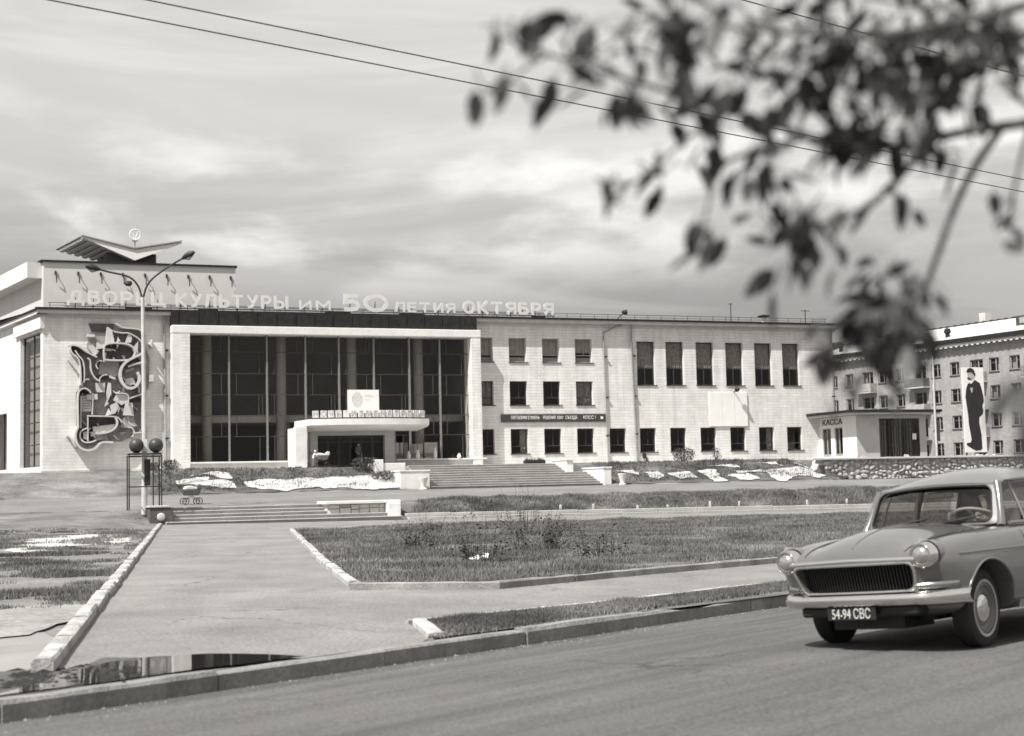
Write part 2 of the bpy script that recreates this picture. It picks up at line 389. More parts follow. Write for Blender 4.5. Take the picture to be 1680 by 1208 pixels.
# ================================================================== the setting: ground, road, path
KX, KY, DXK, DYK = -3.71, 10.61, .647, .762          # kerb line of the road
def K(t, off=0.0): return (KX+DXK*t-DYK*off, KY+DYK*t+DXK*off)    # off > 0 : away from the road
far = 500
ground_poly = [K(-160, .1), K(120, .1), tuple(fr(78, 20)[:2]), tuple(fr(far, 20)[:2]), tuple(fr(far, -far)[:2]), tuple(fr(-far, -far)[:2]), tuple(fr(-far, 60)[:2])]
ul = [-60,-50,-45,-40,-36,-33.5,-31.5,-29.5,-28.8,-28.6,-25,-22,-19,-16.7,-16.5,-14,-12,-10.5,-10.4,-7,-4,-1,1.6,1.7,4,8,12,16,18.9,19.05,24,30,38,46]
wl = [-6,0,4.65,4.75,5.0,5.1,6.5,8,8.65,8.85,10.3,10.4,13,16,18.2,20,21.85,21.95,22.2,23.2,24.2,25.2,25.3,27,29,31,34.2,38,44,52,60,73]
sheet('ground', ground_poly, SOIL, 0, ul, wl, step=0)

# road with camber: rises away from the kerb
rd = MB(); rows = []
for off, z in ((-.02,-.03),(-1.5,.015),(-3,.06),(-4.5,.10),(-6.5,.12),(-9,.10),(-14,-.02),(-40,-.1)):
    rows.append([(*K(t, off), z) for t in (-160,-40,-20,-10,0,10,20,30,45,60,90,140)])
rd.grid(rows); tag(rd.build('road', ASPH), kind='structure')
def road_z(d): return -.03+.03*min(d, 4.5)

LK0, LK1 = (-3.98,12.7), (-16.75,69.6)                # left path kerb
path_poly = [K(-.1,.22), K(4.55,.22), (-.86,14.7), (-1.17,16.1), (1.13,18.2), (3.89,21.3), (12.2,29.6), (30,47.5), (44,61),
             (44,66.5), (30,52.4), (12,33.8), (4.63,26.6), (1.89,23.85), (-.25,21.5), (-2.44,22.0), (-3.95,29.8), (-8.55,55.6), (-4.5,62.4),
             tuple(fr(0,38)[:2]), tuple(fr(32,38)[:2]), tuple(fr(32,25.35)[:2]), tuple(fr(-28.6,25.35)[:2]), LK1, LK0]
sheet('path', path_poly, PATHM, .006, (-20,-10,0,10), (25.3,27,31,38,44,52,60,73), step=0)
left_walk = [K(-.1,.22), LK0, (-4.35,14.4), (-5.2,16.2), (-14,5.2), K(-11,.22)]
sheet('pavement', left_walk, M('worn_pavement', .27, .92, .2, .9, fine=.5, fscale=40, bump=.4, bscale=60), .012, step=0)
drive_poly = wiggle([tuple(fr(-75,11)[:2]), tuple(fr(-75,19)[:2]), tuple(fr(-34,19.5)[:2]), tuple(fr(-29.5,22.5)[:2]), tuple(fr(-28.7,21.9)[:2]), tuple(fr(-16.5,21.9)[:2]), tuple(fr(-14,20.6)[:2]), tuple(fr(50,20.3)[:2]), tuple(fr(50,10.6)[:2])], .18, 1.5, 3)
sheet('driveway', drive_poly, DRIVE, .012, ul, wl, step=0)
terr = [tuple(fr(-12.9,-1)[:2]), tuple(fr(-12.9,4.9)[:2]), tuple(fr(18,4.9)[:2]), tuple(fr(18,-1)[:2])]
sheet('terrace', [tuple(fr(-30,-1)[:2]), tuple(fr(-30,2.6)[:2]), tuple(fr(-13,4.6)[:2]), tuple(fr(3,4.6)[:2]), tuple(fr(18,2)[:2]), tuple(fr(18,-1)[:2])], CONC, .03, flat=3.22, step=0)
# darker weedy soil of the two slopes below the terrace
slopeL = wiggle([tuple(fr(-27.5,10.2)[:2]), tuple(fr(-12.2,10.2)[:2]), tuple(fr(-12.8,4.9)[:2]), tuple(fr(-27,3.2)[:2])], .35, .8, 1)
slopeR = wiggle([tuple(fr(2.2,10.2)[:2]), tuple(fr(30,9.9)[:2]), tuple(fr(18.6,3.4)[:2]), tuple(fr(3,4.8)[:2])], .3, .8, 2)
sheet('planted_slope', slopeL, SLOPE, .02, ul, wl, step=1.5, wob=.05)
sheet('planted_slope', slopeR, SLOPE, .02, [a for a in ul if a < 18.9], wl, step=1.5, wob=.05)
# lawns
lawn_poly = [(-2.34,22.12), (-.27,21.66), (1.8,23.95), (4.5,26.7), (12,34), (30,52.6), (44,66.8), tuple(fr(32,38)[:2]), tuple(fr(0,38)[:2]), (-4.5,62.2), (-8.35,55.4)]
verge_poly = [K(4.75,.25), (-.72,14.75), (-1.0,15.95), (1.2,18.05), (3.95,21.1), (12.3,29.4), (30,47.2), K(46,.25)]
left_lawn = wiggle([(-5.5,18.9), (-5.95,20.9), (-9.9,38), (-15.6,63), (-33,62), (-22,38), (-11,20.5)], .3, 1.0, 9)
bank_poly = [tuple(fr(-16.4,25.2)[:2]), tuple(fr(44,25.2)[:2]), tuple(fr(44,20.4)[:2]), tuple(fr(-14,20.7)[:2]), tuple(fr(-16.4,22)[:2])]
sheet('lawn', lawn_poly, TURF, .03, (-20,-10,0,10), (31,38,44,52,60,73), step=0)
sheet('grass_verge', verge_poly, TURF, .03, step=0)
sheet('lawn', left_lawn, M('worn_lawn_soil', .19, .95, .5, .6, fine=.5, fscale=9, bump=.8, bscale=12, spec=.1), .016, (), (31,38,44,52,60,73), step=0)
sheet('grass_bank', bank_poly, TURF, .016, ul, wl, step=0)
# bright bare dirt strips on the left
for i, pl in enumerate(([(10,905),(60,882),(150,878),(225,880),(205,893),(120,897),(60,910)], [(-60,1012),(60,998),(128,994),(118,1016),(95,1040),(60,1048),(-60,1058)])):
    sheet('bare_dirt', wiggle([tuple(hit(*p)[:2]) for p in pl], .35, .3, i+4), SAND if i == 0 else M('bare_dirt', .25, .95, .45, 1.5, fine=.5, fscale=12, bump=.5, bscale=14),   .024+.004*i, (), (31,38,44,52,60,73), step=0)
# sand patches on the slopes
sand_px = [[(400,792),(470,788),(560,785),(640,783),(668,792),(664,802),(610,804),(560,803),(520,801),(470,806),(425,806),(405,800)],
           [(300,797),(330,790),(375,792),(380,802),(345,799)], [(318,783),(350,777),(378,780),(374,787),(345,782)], [(292,790),(335,786),(338,791),(300,795)],
           [(1058,778),(1080,777),(1092,785),(1078,788)], [(1150,776),(1176,774),(1190,789),(1172,790)],
           [(1262,775),(1310,770),(1332,784),(1306,781),(1290,789)], [(1320,771),(1362,768),(1382,783),(1366,780),(1345,784)], [(1385,771),(1420,770),(1448,783),(1415,779)],
           [(1100,779),(1128,777),(1140,784),(1118,786)], [(1196,782),(1226,779),(1246,787),(1215,788)], [(1015,775),(1038,774),(1046,780)], [(1165,766),(1200,764),(1210,768)], [(1395,762),(1425,762),(1446,768),(1410,767)],
           [(1212,775),(1248,773),(1250,775),(1215,777)], [(1245,761),(1268,760),(1282,766)], [(1310,761),(1345,759),(1376,767),(1340,765)]]
for i, pl in enumerate(sand_px):
    mx_, my_ = sum(p[0] for p in pl)/len(pl), sum(p[1] for p in pl)/len(pl); kx = 1.0 if i == 0 else 1.25
    pts = [hit(mx_+(px-mx_)*kx, my_+(py-my_)*kx) for px, py in pl]
    sheet('sand_patch', wiggle([(p.x, p.y) for p in pts], .38, .16, i), SAND, .07, [a for a in ul if a < 18.9], wl, step=.9)
# puddle and mud by the kerb
mud = wiggle([K(-3.2,.22), K(-.5,.22), K(1.6,.22)]+[tuple(hit(*p)[:2]) for p in ((330,1092),(260,1082),(170,1082),(140,1096),(95,1106),(40,1104),(-60,1112))], .07, .2, 2)
sheet('mud', mud, M('damp_asphalt', .085, .6, .5, 2.5, fine=.6, fscale=20, bump=.5, bscale=30), .016, step=0, flat=.1)
pud = wiggle([K(.0,.28), K(1.4,.25), K(2.9,.23), (-1.87,13.05), (-2.3,13.3), (-2.8,13.42), (-3.3,13.3), (-3.62,13.0), (-3.7,12.3)], .10, .10, 6)
WATER = M('puddle_water', .015, .02, 0, spec=.5, bump=.012, bscale=4)
sheet('puddle', pud, WATER, .028, step=0, flat=.1)

# clods of mud in and beside the water: one uncountable scatter
cl = MB(); cr = random.Random(3)
for i in range(420):
    px = cr.gauss(105, 62); py = 1118-(px-100)*.075+cr.gauss(0, 8)
    if px < -40 or px > 240 or py < 1086: continue
    p = hit(px, py); r = abs(cr.gauss(.02, .025))+.01; c0 = Vector((p.x, p.y, .108)); k = 6; a0 = cr.uniform(0,6)
    ring = [c0+Vector((r*cr.uniform(.8,1.9)*math.cos(a0+j*1.047), r*cr.uniform(.7,1.3)*math.sin(a0+j*1.047), 0)) for j in range(k)]
    cl.add(ring+[c0+Vector((r*.2,0,r*cr.uniform(.15,.4)+.008)), ], [(j,(j+1) % k,k) for j in range(k)])
tag(cl.build('mud_clods', MUD, recalc=False), 'scattered clods of mud around the puddle by the kerb', 'mud', kind='stuff')

# grit lying in the gutter and on the pavement
gm = MB(); gr_ = random.Random(8)
for i in range(1500):
    t_ = gr_.uniform(-3,16); o_ = -abs(gr_.gauss(.03,.22)) if gr_.random() < .6 else .22+abs(gr_.gauss(0,1.2)); x, y = K(t_, o_)
    z = road_z(-o_) if o_ < 0 else .104; r = abs(gr_.gauss(0,.006))+.004
    if -.02 < o_ < .22: continue
    a = gr_.uniform(0,6.28); gm.add([(x+r*math.cos(a+q), y+r*math.sin(a+q), z) for q in (0,2.1,4.2)]+[(x,y,z+r*.9)], [(0,1,3),(1,2,3),(2,0,3)])
tag(gm.build('grit', M('grit', .2, .9, .4, 9), recalc=False), 'loose grit along the gutter and the edge of the pavement', 'grit', kind='stuff')
# ================================================================== kerbs, steps, stairs
def kerb_run(name, label, pts, width, height, mat, blk, up=None, jit=.012, group=None, sink=.12):
    """a run of kerb blocks along world XY points; every block a part"""
    t = empty(name, label, 'kerb', (pts[0][0], pts[0][1], 0), 0, group); o = Vector((pts[0][0], pts[0][1], 0))
    for a, b in zip(pts, pts[1:]):
        A_, B_ = Vector((*a, 0)), Vector((*b, 0)); d = B_-A_; ln = d.length; d.normalize(); n = Vector((-d.y, d.x, 0))
        s = 0.0
        while s < ln-.05:
            l = min(blk*rng.uniform(.8, 1.2), ln-s)
            if ln-s-l < blk*.3: l = ln-s
            p0, p1 = A_+d*(s+.008), A_+d*(s+l-.008); j = rng.uniform(-jit, jit); hj = rng.uniform(-jit, jit)
            z0 = hzw(p0.x, p0.y) if up is None else up; z1 = hzw(p1.x, p1.y) if up is None else up
            mb = MB(); k = max(1, int(l/.35)); secs = []
            for i in range(k+1):
                q = p0.lerp(p1, i/k); z = lerp(z0, z1, i/k); e = rng.uniform(-.010, .008)+(-.035 if rng.random() < .12 else 0)
                w2 = width+rng.uniform(-.006, .006)
                sec = [(0, -sink), (0, height*.82), (.022, height+hj+e), (w2-.03, height+hj+e*.5), (w2, height*.8), (w2, -sink)]
                secs.append([q+n*(x+j)+Vector((0, 0, z+h))-o for x, h in sec])
            mb.grid(secs); m6 = len(secs[0])
            mb.f += [tuple(range(m6))[::-1], tuple(k*m6+i for i in range(m6))]; mb.mi += [0, 0]
            mb.build('kerb_block', mat, t, smooth=25)
            s += l
    return t
kerb_run('kerb', 'long grey concrete kerb of weathered blocks along the asphalt road', [K(-14), K(0), K(14), K(40)], .2, .155, KERB, 1.9, up=-.03, jit=.014)
kerb_run('kerb', 'whitewashed kerb along the left edge of the wide path', [(LK0[0]+.08, LK0[1]-.3), (-5.75,20.6), (-9.6,37.8), LK1], .18, .12, KERBW, 1.1, jit=.014)
kerb_run('kerb', 'whitewashed kerb between the wide path and the lawn corner', [(-2.44,22.0), (-3.95,29.8), (-8.55,55.6)][::-1], .17, .10, KERBW, 1.2, jit=.014)
kerb_run('kerb', 'low kerb along the front edge of the big lawn', [(-2.5,22.0), (-.25,21.5), (1.89,23.85), (4.63,26.6), (12,33.8), (30,52.4)], .15, .12, KERB, 2.1, jit=.008)
kerb_run('kerb', 'short whitewashed kerb closing the end of the narrow grass verge', [(-.88,14.5), (-.95,14.9), (-1.15,16.1)][::-1], .17, .075, KERBW, 1.1, jit=.005)
kerb_run('kerb', 'thin kerb edge between the pavement and the narrow grass verge', [(-1.2,16.15), (1.13,18.2), (3.89,21.3), (12.2,29.6), (30,47.5)], .07, .06, KERBW, 2.4)

# low retaining edge at the foot of the bank: two concrete courses
t = fthing('retaining_edge', 'low double concrete edge at the foot of the long grass bank', 'retaining edge', -16.3, 25, 0)
for j in range(24):
    u0 = j*2.4; zb = base_z(-16.3+u0+1.2, 25.2)
    box_part('edge_block', STEPC, t, u0+.01, u0+2.39, -.45, .25, zb-.2, zb+.16+rng.uniform(-.01,.01), bevel=.02)
    box_part('edge_block', STEPC, t, u0+.01, u0+2.39, -.1, .4, zb+.16, zb+.34+rng.uniform(-.012,.012), bevel=.02)

# lower flight of steps on the path
t = fthing('entrance_steps', 'wide low flight of concrete steps at the end of the path', 'steps', -28.5, 25.2, 0)
for i in range(5):
    for j in range(4):
        l0, l1 = j*2.98, (j+1)*2.98; zb = .14
        zt = zb+.03+(i+1)*.172+rng.uniform(-.008,.008); s_ = box_part('step', STEPC, t, l0+.006, l1-.006, i*.6, i*.6+(.72 if i < 4 else .8), zb-.3+i*.175, zt-.055); box_part('tread', STEPC, s_, l0+.006, l1-.006, i*.6-.06, i*.6+(.6 if i < 4 else .8), zt-.055, zt, bevel=.012)
# pedestals
t = fthing('stone_pedestal', 'low pedestal of pale stones at the right end of the lower steps', 'pedestal', -20.3, 24.2, 0)
box_part('core', CONC, t, .05, 3.1, .1, 1.7, .0, 1.0)
box_part('end_block', RENDER, t, 3.1, 3.8, -.5, 1.7, -.2, 1.0, bevel=.03)
box_part('coping', M('pale_coping', .66, .85, .12, 2), t, -.1, 3.9, -.2, 1.85, 1.0, 1.15, bevel=.02)
x = .1
while x < 3.0:
    wd = rng.uniform(.4, .75); wd = min(wd, 3.08-x); h = rng.uniform(.28,.4)
    for z0, z1 in ((.42, .42+h), (.43+h, .985)):
        mb = MB(); mb.box(x+.015, x+wd-.015, .02+rng.uniform(-.05,.03), .2, z0, z1-.02); mb.build('stone', STONE if rng.random() < .4 else CONC, t, bevel=.03)
    x += wd
t = fthing('stone_pedestal', 'dark stone pedestal with a pale round face beside the lamp post', 'pedestal', -29.25, 24.9, 0)
box_part('core', M('dark_stone', .09, .9, .3, 3, bump=.5, bscale=14), t, 0, 1.15, 0, 1.3, -.1, 1.06, bevel=.04)
box_part('coping', CONC, t, -.06, .95, -.06, 1.36, 1.06, 1.16, bevel=.02)
mb = MB(); mb.lathe([(0,-.06),(.14,-.055),(.2,-.03),(.21,.02)], 14, (.55,0,.6), 'y'); mb.build('round_boss', CONC, t, smooth=60)

# main stairs up to the terrace
t = fthing('main_stairs', 'broad pale staircase of ten steps rising to the entrance terrace', 'stairs', 0, 10, 0)
for i in range(10):
    u1 = 1.5 if i < 6 else .05; segs = 4
    for j in range(segs):
        a = -10.35+(u1+10.35)*j/segs; b = -10.35+(u1+10.35)*(j+1)/segs
        zt = 1.68+(i+1)*.157+rng.uniform(-.006,.006); s_ = box_part('step', STEPC, t, a+.005, b-.005, i*.5, i*.5+(.62 if i < 9 else .7), 1.25+i*.157, zt-.05); box_part('tread', STEPC, s_, a+.005, b-.005, i*.5-.055, i*.5+(.5 if i < 9 else .7), zt-.05, zt, bevel=.012)
t = fthing('stair_wall', 'tall white cheek wall at the right side of the main stairs', 'stair wall', 1.55, 10, 0)
box_part('lower_block', RENDER, t, 0, .55, -.12, 3.4, 1.3, 2.78, bevel=.02)
box_part('lower_coping', RENDER, t, -.05, .6, -.17, 3.4, 2.78, 2.88, bevel=.01)
box_part('upper_block', RENDER, t, -1.45, -.95, 2.7, 5.3, 1.6, 3.4, bevel=.02)
box_part('upper_coping', RENDER, t, -1.5, -.9, 2.6, 5.3, 3.4, 3.48, bevel=.01)
t = fthing('stair_wall', 'broad white cheek wall at the left side of the main stairs', 'stair wall', -12.3, 10, 0)
box_part('lower_block', RENDER, t, 0, 1.93, -.12, 2.6, 1.3, 2.8, bevel=.02)
box_part('lower_coping', RENDER, t, -.04, 1.98, -.17, 2.62, 2.8, 2.9, bevel=.01)
box_part('upper_block', RENDER, t, -.55, 1.4, 3.4, 5.6, 1.6, 3.42, bevel=.02)
box_part('end_post', RENDER, t, -.62, -.1, 3.3, 3.9, 2.0, 3.66, bevel=.02)
# litter urns at the foot of the stairs
def urn(label, u, w):
    t = fthing('litter_urn', label, 'urn', u, w, hz(u, w, True), 'white litter urns beside the stairs')
    mb = MB(); mb.lathe([(.0,0),(.24,0),(.25,.06),(.15,.12),(.17,.25),(.25,.55),(.30,.68),(.31,.74),(.26,.75),(.22,.6),(0,.55)], 16); mb.build('bowl', RENDER, t, smooth=35)
urn('white concrete litter urn in front of the left stair wall', -10.95, 10.6)
urn('white concrete litter urn to the right of the stairs', 2.75, 10.4)
# small marker posts along the bank
for i, px in enumerate((920, 973, 1046, 1095, 1165, 1213, 1325, 1390)):
    p = hit(px, 841-.022*(px-920))
    mb = MB(); h = rng.uniform(.22, .42); mb.box(-.05, .05, -.05, .05, -.15, h); mb.add([(-.05,-.05,h),(.05,-.05,h),(.05,.05,h),(-.05,.05,h),(0,0,h+.05)], [(0,1,4),(1,2,4),(2,3,4),(3,0,4)])
    o = mb.build('marker_post', CONC); o.location = p; o.rotation_euler = (rng.uniform(-.12,.12), rng.uniform(-.12,.12), rng.uniform(0,1))
    tag(o, 'small pale marker peg standing in the long grass bank', 'peg', 'pale pegs along the grass bank')
# ================================================================== the palace of culture
def wall_open(mb, org, dr, length, z0, z1, rects, depth):
    """wall face with openings: org/dr in local XY, inward normal = dr rotated +90deg; reveals included"""
    dx, dy = dr; nx, ny = -dy, dx
    P = lambda s, d, z: (org[0]+dx*s+nx*d, org[1]+dy*s+ny*d, z)
    xs = sorted({0, length, *[r[0] for r in rects], *[r[1] for r in rects]}); zs = sorted({z0, z1, *[r[2] for r in rects], *[r[3] for r in rects]})
    for a, b in zip(xs, xs[1:]):
        run = None
        for c, d in zip(zs, zs[1:]):
            ms, mz = (a+b)/2, (c+d)/2
            hole = any(r[0] < ms < r[1] and r[2] < mz < r[3] for r in rects)
            if hole: continue
            mb.quad(P(a,0,c), P(b,0,c), P(b,0,d), P(a,0,d))
    for a, b, c, d in rects:
        mb.quad(P(a,0,c), P(a,0,d), P(a,depth,d), P(a,depth,c)); mb.quad(P(b,0,c), P(b,depth,c), P(b,depth,d), P(b,0,d))
        mb.quad(P(a,0,d), P(b,0,d), P(b,depth,d), P(a,depth,d)); mb.quad(P(a,0,c), P(a,depth,c), P(b,depth,c), P(b,0,c))
pal = fthing('culture_palace', 'long pale brick palace of culture with dark glazed entrance hall and rooftop letters', 'building', 0, 0, 0)
# ---- right wing
wins = []
for k in range(-1, 3):
    for z0, z1, row in ((10.65,12.4,3), (7.55,9.29,2), (4.07,5.85,1)):
        a = -1.1+2.58*k; b = a+1.35
        if k == -1: a = -3.45
        wins.append((a, b, z0, z1, row))
for a in (6.65, 9.1, 11.6, 14.13, 16.66, 19.14, 21.6): wins.append((a, a+1.33, 4.07, 5.84, 1))
for a in (9.02, 11.42, 13.95, 16.47, 18.98, 21.42): wins.append((a, a+1.5, 9.03, 12.3, 4))
W0 = -3.6
mb = MB(); wall_open(mb, (W0, 0), (1, 0), 26.0-W0, 3.1, 13.5, [(a-W0, b-W0, c, d) for a, b, c, d, _ in wins], .34)
mb.build('right_wing_wall', WALL, pal, recalc=False)
mb = MB(); mb.quad((26,0,3.1),(26,18,3.1),(26,18,13.5),(26,0,13.5)); mb.quad((26,18,3.1),(-37,18,3.1),(-37,18,13.5),(26,18,13.5)); mb.quad((-3.6,.34,3.1),(-3.6,18,3.1),(-3.6,18,13.5),(-3.6,.34,13.5)); mb.build('rear_wall', WALL, pal, recalc=False)
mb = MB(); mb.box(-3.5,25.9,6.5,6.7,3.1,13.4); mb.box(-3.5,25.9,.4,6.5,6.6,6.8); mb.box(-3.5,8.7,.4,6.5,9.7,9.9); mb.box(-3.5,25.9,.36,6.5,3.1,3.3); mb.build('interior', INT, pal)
mb = MB(); 
for x in (8.75, -.0+6.0): mb.box(x, x+.15, .4, 6.5, 3.3, 13.3)
mb.build('partition', INT, pal)
for n, (a, b, c, d, row) in enumerate(wins):
    w = box_part('window', FRAMEG, pal, a, a+.07, .26, .33, c, d)
    me = MB(); me.box(a,a+.07,.26,.33,c,d); me.box(b-.07,b,.26,.33,c,d); me.box(a+.07,b-.07,.26,.33,c,c+.07); me.box(a+.07,b-.07,.26,.33,d-.07,d)
    if row == 4:
        me.box(a+.07,b-.07,.27,.32,c+1.25,c+1.33); me.box((a+b)/2-.03,(a+b)/2+.03,.27,.32,c+.07,c+1.25)
    else:
        me.box(a+.07,b-.07,.27,.32,c+.52,c+.58); me.box((a+b)/2-.02+.1,(a+b)/2+.02+.1,.27,.32,c+.58,d-.07)
    w.data = me.mesh('window', FRAMEW if row == 3 else FRAMEG)
    p = MB(); p.quad((a+.05,.3,c+.05),(b-.05,.3,c+.05),(b-.05,.3,d-.05),(a+.05,.3,d-.05)); p.build('pane', GLASS, w, recalc=False)
    s = MB(); s.box(a-.04,b+.12,-.07,.2,c-.05,c); s.build('sill', FRAMEG, w)
    if row == 4 or row == 3 or rng.random() < .35:
        zz0 = {4: c+1.3, 3: c+rng.choice((.55,.6,.75))}.get(row, c+.1); cm = MB(); x0, x1 = (a+.02, b-.02) if row != 1 else ((a+.02, a+.45) if rng.random() < .5 else (b-.5, b-.02))
        k = max(4, int((x1-x0)/.09))
        cm.grid([[(x0+(x1-x0)*i/k, .40+(.03 if i % 2 else -.02)+rng.uniform(-.01,.01), z) for i in range(k+1)] for z in (zz0, d-.02)])
        cm.build('curtain', BLIND if row == 3 else CURT, w, recalc=False)
    if row == 3:
        cm = MB(); cm.quad((a+.02,.37,c+.02),(b-.02,.37,c+.02),(b-.02,.37,c+.38),(a+.02,.37,c+.38)); cm.build('lower_curtain', BLIND, w, recalc=False) if n % 3 != 1 else None
# ---- left wing: relief wall and side wall
BX, BY = -.22, .975                                   # side direction in local XY
mb = MB(); wall_open(mb, (-33, 0), (1, 0), 8.1, 3.1, 13.5, [], .3); mb.build('relief_wall', SIDEW, pal, recalc=False)
SX, SY = -33+BX*20, BY*20
mb = MB(); wall_open(mb, (SX, SY), (-BX, -BY), 20, 3.1, 13.5, [(14.6,19.4,3.7,12.4), (6.2,11.2,3.7,7.6), (.8,5.6,3.7,7.6)], .4); mb.build('side_wall', SIDEW, pal, recalc=False)
mb = MB(); mb.box(-32.4,-25,9,9.2,3.1,13.4); mb.box(-25.3,-25.15,.2,9,3.1,13.4); mb.build('left_interior', INT, pal)
def sidept(s, d, z): return (SX-BX*s+BY*d, SY-BY*s-BX*d, z)   # s along the side wall, d inwards
def sq(mb, s0, s1, d, z0, z1): mb.quad(sidept(s0,d,z0), sidept(s1,d,z0), sidept(s1,d,z1), sidept(s0,d,z1))
def sbar(mb, s0, s1, z0, z1, d0=.24, d1=.34):
    q = [sidept(s0,d0,z0), sidept(s1,d0,z0), sidept(s1,d0,z1), sidept(s0,d0,z1)]; v = Vector(sidept(s0,d1,z0))-Vector(sidept(s0,d0,z0)); mb.prism(q, v)
mb = MB()
for s0 in (14.6, 16.97, 19.32): sbar(mb, s0, s0+.08, 3.7, 12.4)
for k in range(7): sbar(mb, 14.68, 19.32, 3.7+k*1.44, 3.77+k*1.44, .25, .33)
w = mb.build('tall_side_window', FRAMEG, pal)
for i in range(2):
    for k in range(6):
        mb = MB(); sq(mb, 14.68+i*2.37, 16.97+i*2.35, .29, 3.77+k*1.44, 5.14+k*1.44); mb.build('pane', GLASS, w, recalc=False)
mb = MB(); n = 40
mb.grid([[sidept(14.6+4.8*i/n, .7+(.06 if i % 2 else -.04), z) for i in range(n+1)] for z in (3.8, 12.3)]); mb.build('curtain', BLIND, w, recalc=False)
for s0 in (6.2, .8):
    mb = MB()
    for k in range(4): sbar(mb, s0+k*1.59, s0+k*1.59+.08, 3.7, 7.6)
    w = mb.build('side_window', FRAMEG, pal); mb = MB(); sq(mb, s0+.03, s0+4.9, .29, 3.7, 7.6); mb.build('pane', GLASS, w, recalc=False)
# raised white band over the tall side window
mb = MB(); q = [sidept(13.6,-.22,12.55), sidept(20.15,-.22,12.55), sidept(20.15,-.22,13.3), sidept(13.6,-.22,13.3)]; mb.prism(q, Vector(sidept(0,.3,0))-Vector(sidept(0,0,0))); mb.build('side_band', RENDER, pal)
# base plinth ledge
mb = MB(); mb.box(-33.1,-24.95,-.12,.0,3.1,3.42); mb.box(-3.55,26.05,-.08,.0,3.0,3.3); mb.build('plinth', CONC, pal)
# ---- cornice, fascia, railing
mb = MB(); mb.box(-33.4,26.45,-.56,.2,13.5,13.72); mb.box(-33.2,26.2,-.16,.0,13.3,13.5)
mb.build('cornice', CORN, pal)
mb = MB(); mb.prism([sidept(-.2,-.4,13.5), sidept(20.4,-.4,13.5), sidept(20.4,-.4,13.72), sidept(-.2,-.4,13.72)], Vector(sidept(0,.6,0))-Vector(sidept(0,0,0))); mb.build('side_cornice', RENDER, pal)
mb = MB(); mb.box(-33.5,26.55,-.66,.3,13.72,13.86); mb.prism([sidept(-.2,-.5,13.72), sidept(20.6,-.5,13.72), sidept(20.6,-.5,13.84), sidept(-.2,-.5,13.84)], Vector(sidept(0,.6,0))-Vector(sidept(0,0,0))); mb.build('cornice_fascia', FASCIA, pal)
mb = MB(); mb.box(-25.0,-3.75,-.74,-.0,12.86,13.80); mb.build('hall_fascia', FASCIA, pal)
for x in [-24.6+1.3*k for k in range(16)]: box_part('fascia_rib', FASCIA, pal, x, x+.06, -.78, -.74, 12.9, 13.78)
mb = MB(); mb.add([(-33.2,0.2,13.85),(26.3,.2,13.85),(26.3,18.2,14.4),(-37.6,18.2,14.4)], [(0,1,2,3)]); mb.build('roof', M('roof_felt', .10, .9, .2, 1), pal, recalc=False)
mb = MB()
for k in range(54):
    x = -32.6+k*1.09; mb.tube([(x,-.3,13.84),(x,-.3,14.22)], .018, 5)
mb.tube([(-32.7,-.3,14.21),(25.3,-.3,14.21)], .02, 5); mb.tube([(-32.7,-.3,14.03),(25.3,-.3,14.03)], .013, 5)
mb.build('roof_railing', DARKM, pal)
for x0, x1, h in ((-27.9,-26.2,.16), (-23.2,-21.9,.14), (-9.3,-7.6,.12), (.6,1.6,.1), (-14.6,-12.9,.1)): box_part('gutter_box', FASCIA, pal, x0, x1, -.52, -.2, 13.66, 13.86+h)
# ---- downpipes
def pipe(pts, r=.065): 
    mb = MB(); mb.tube(pts, r, 8); o = mb.build('downpipe', PIPE, pal, smooth=50); 
    zt = max(p[2] for p in pts)-1.2; x = pts[-1][0]
    for z in (zt-1.2, zt-4.2, zt-7.0):
        mb = MB(); mb.box(x-.1,x+.1,pts[-1][1]-.1,0,z-.04,z+.04); mb.build('bracket', FASCIA, o)
pipe([(-25.35,-.32,13.6),(-25.35,-.32,13.1),(-25.35,-.14,12.6),(-25.35,-.14,3.35),(-25.25,-.35,3.2)], .085)
pipe([(7.9,-.3,13.5),(7.2,-.22,13.3),(6.35,-.14,12.9),(6.3,-.13,12.2),(6.45,-.13,3.3)], .055)
pipe([(8.5,-.32,13.6),(8.5,-.32,13.1),(8.55,-.14,12.7),(8.78,-.13,3.3)], .07)
pipe([(25.8,-.32,13.6),(25.8,-.14,12.8),(25.85,-.14,3.3)], .07)
# ---- portal of the hall
PW = 1.05
mb = MB(); mb.box(-25.0,-23.85,-PW,.5,3.2,12.28); mb.build('portal_pier', RENDER, pal, bevel=.02)
mb = MB(); mb.box(-24.4,-23.85,-PW-.012,-PW+.3,3.3,12.27); mb.build('brick_facing', WALL, pal)
mb = MB(); mb.box(-4.33,-3.6,-PW,.5,3.2,12.28); mb.build('portal_pier', WALL, pal, bevel=.02)
mb = MB(); mb.box(-25.02,-3.58,-PW-.03,.5,12.28,12.8); mb.build('portal_lintel', RENDER, pal, bevel=.03)
box_part('hall_plinth', CONC, pal, -23.8,-16.0,-PW+.1,.3,3.1,3.7); box_part('hall_plinth', CONC, pal, -9.9,-4.35,-PW+.1,.3,3.1,3.7)
for a, b in ((-23.82,-16.0), (-9.9,-3.3)): box_part('plinth_coping', RENDER, pal, a, b, -PW-.02, .1, 3.7, 3.8, bevel=.01)
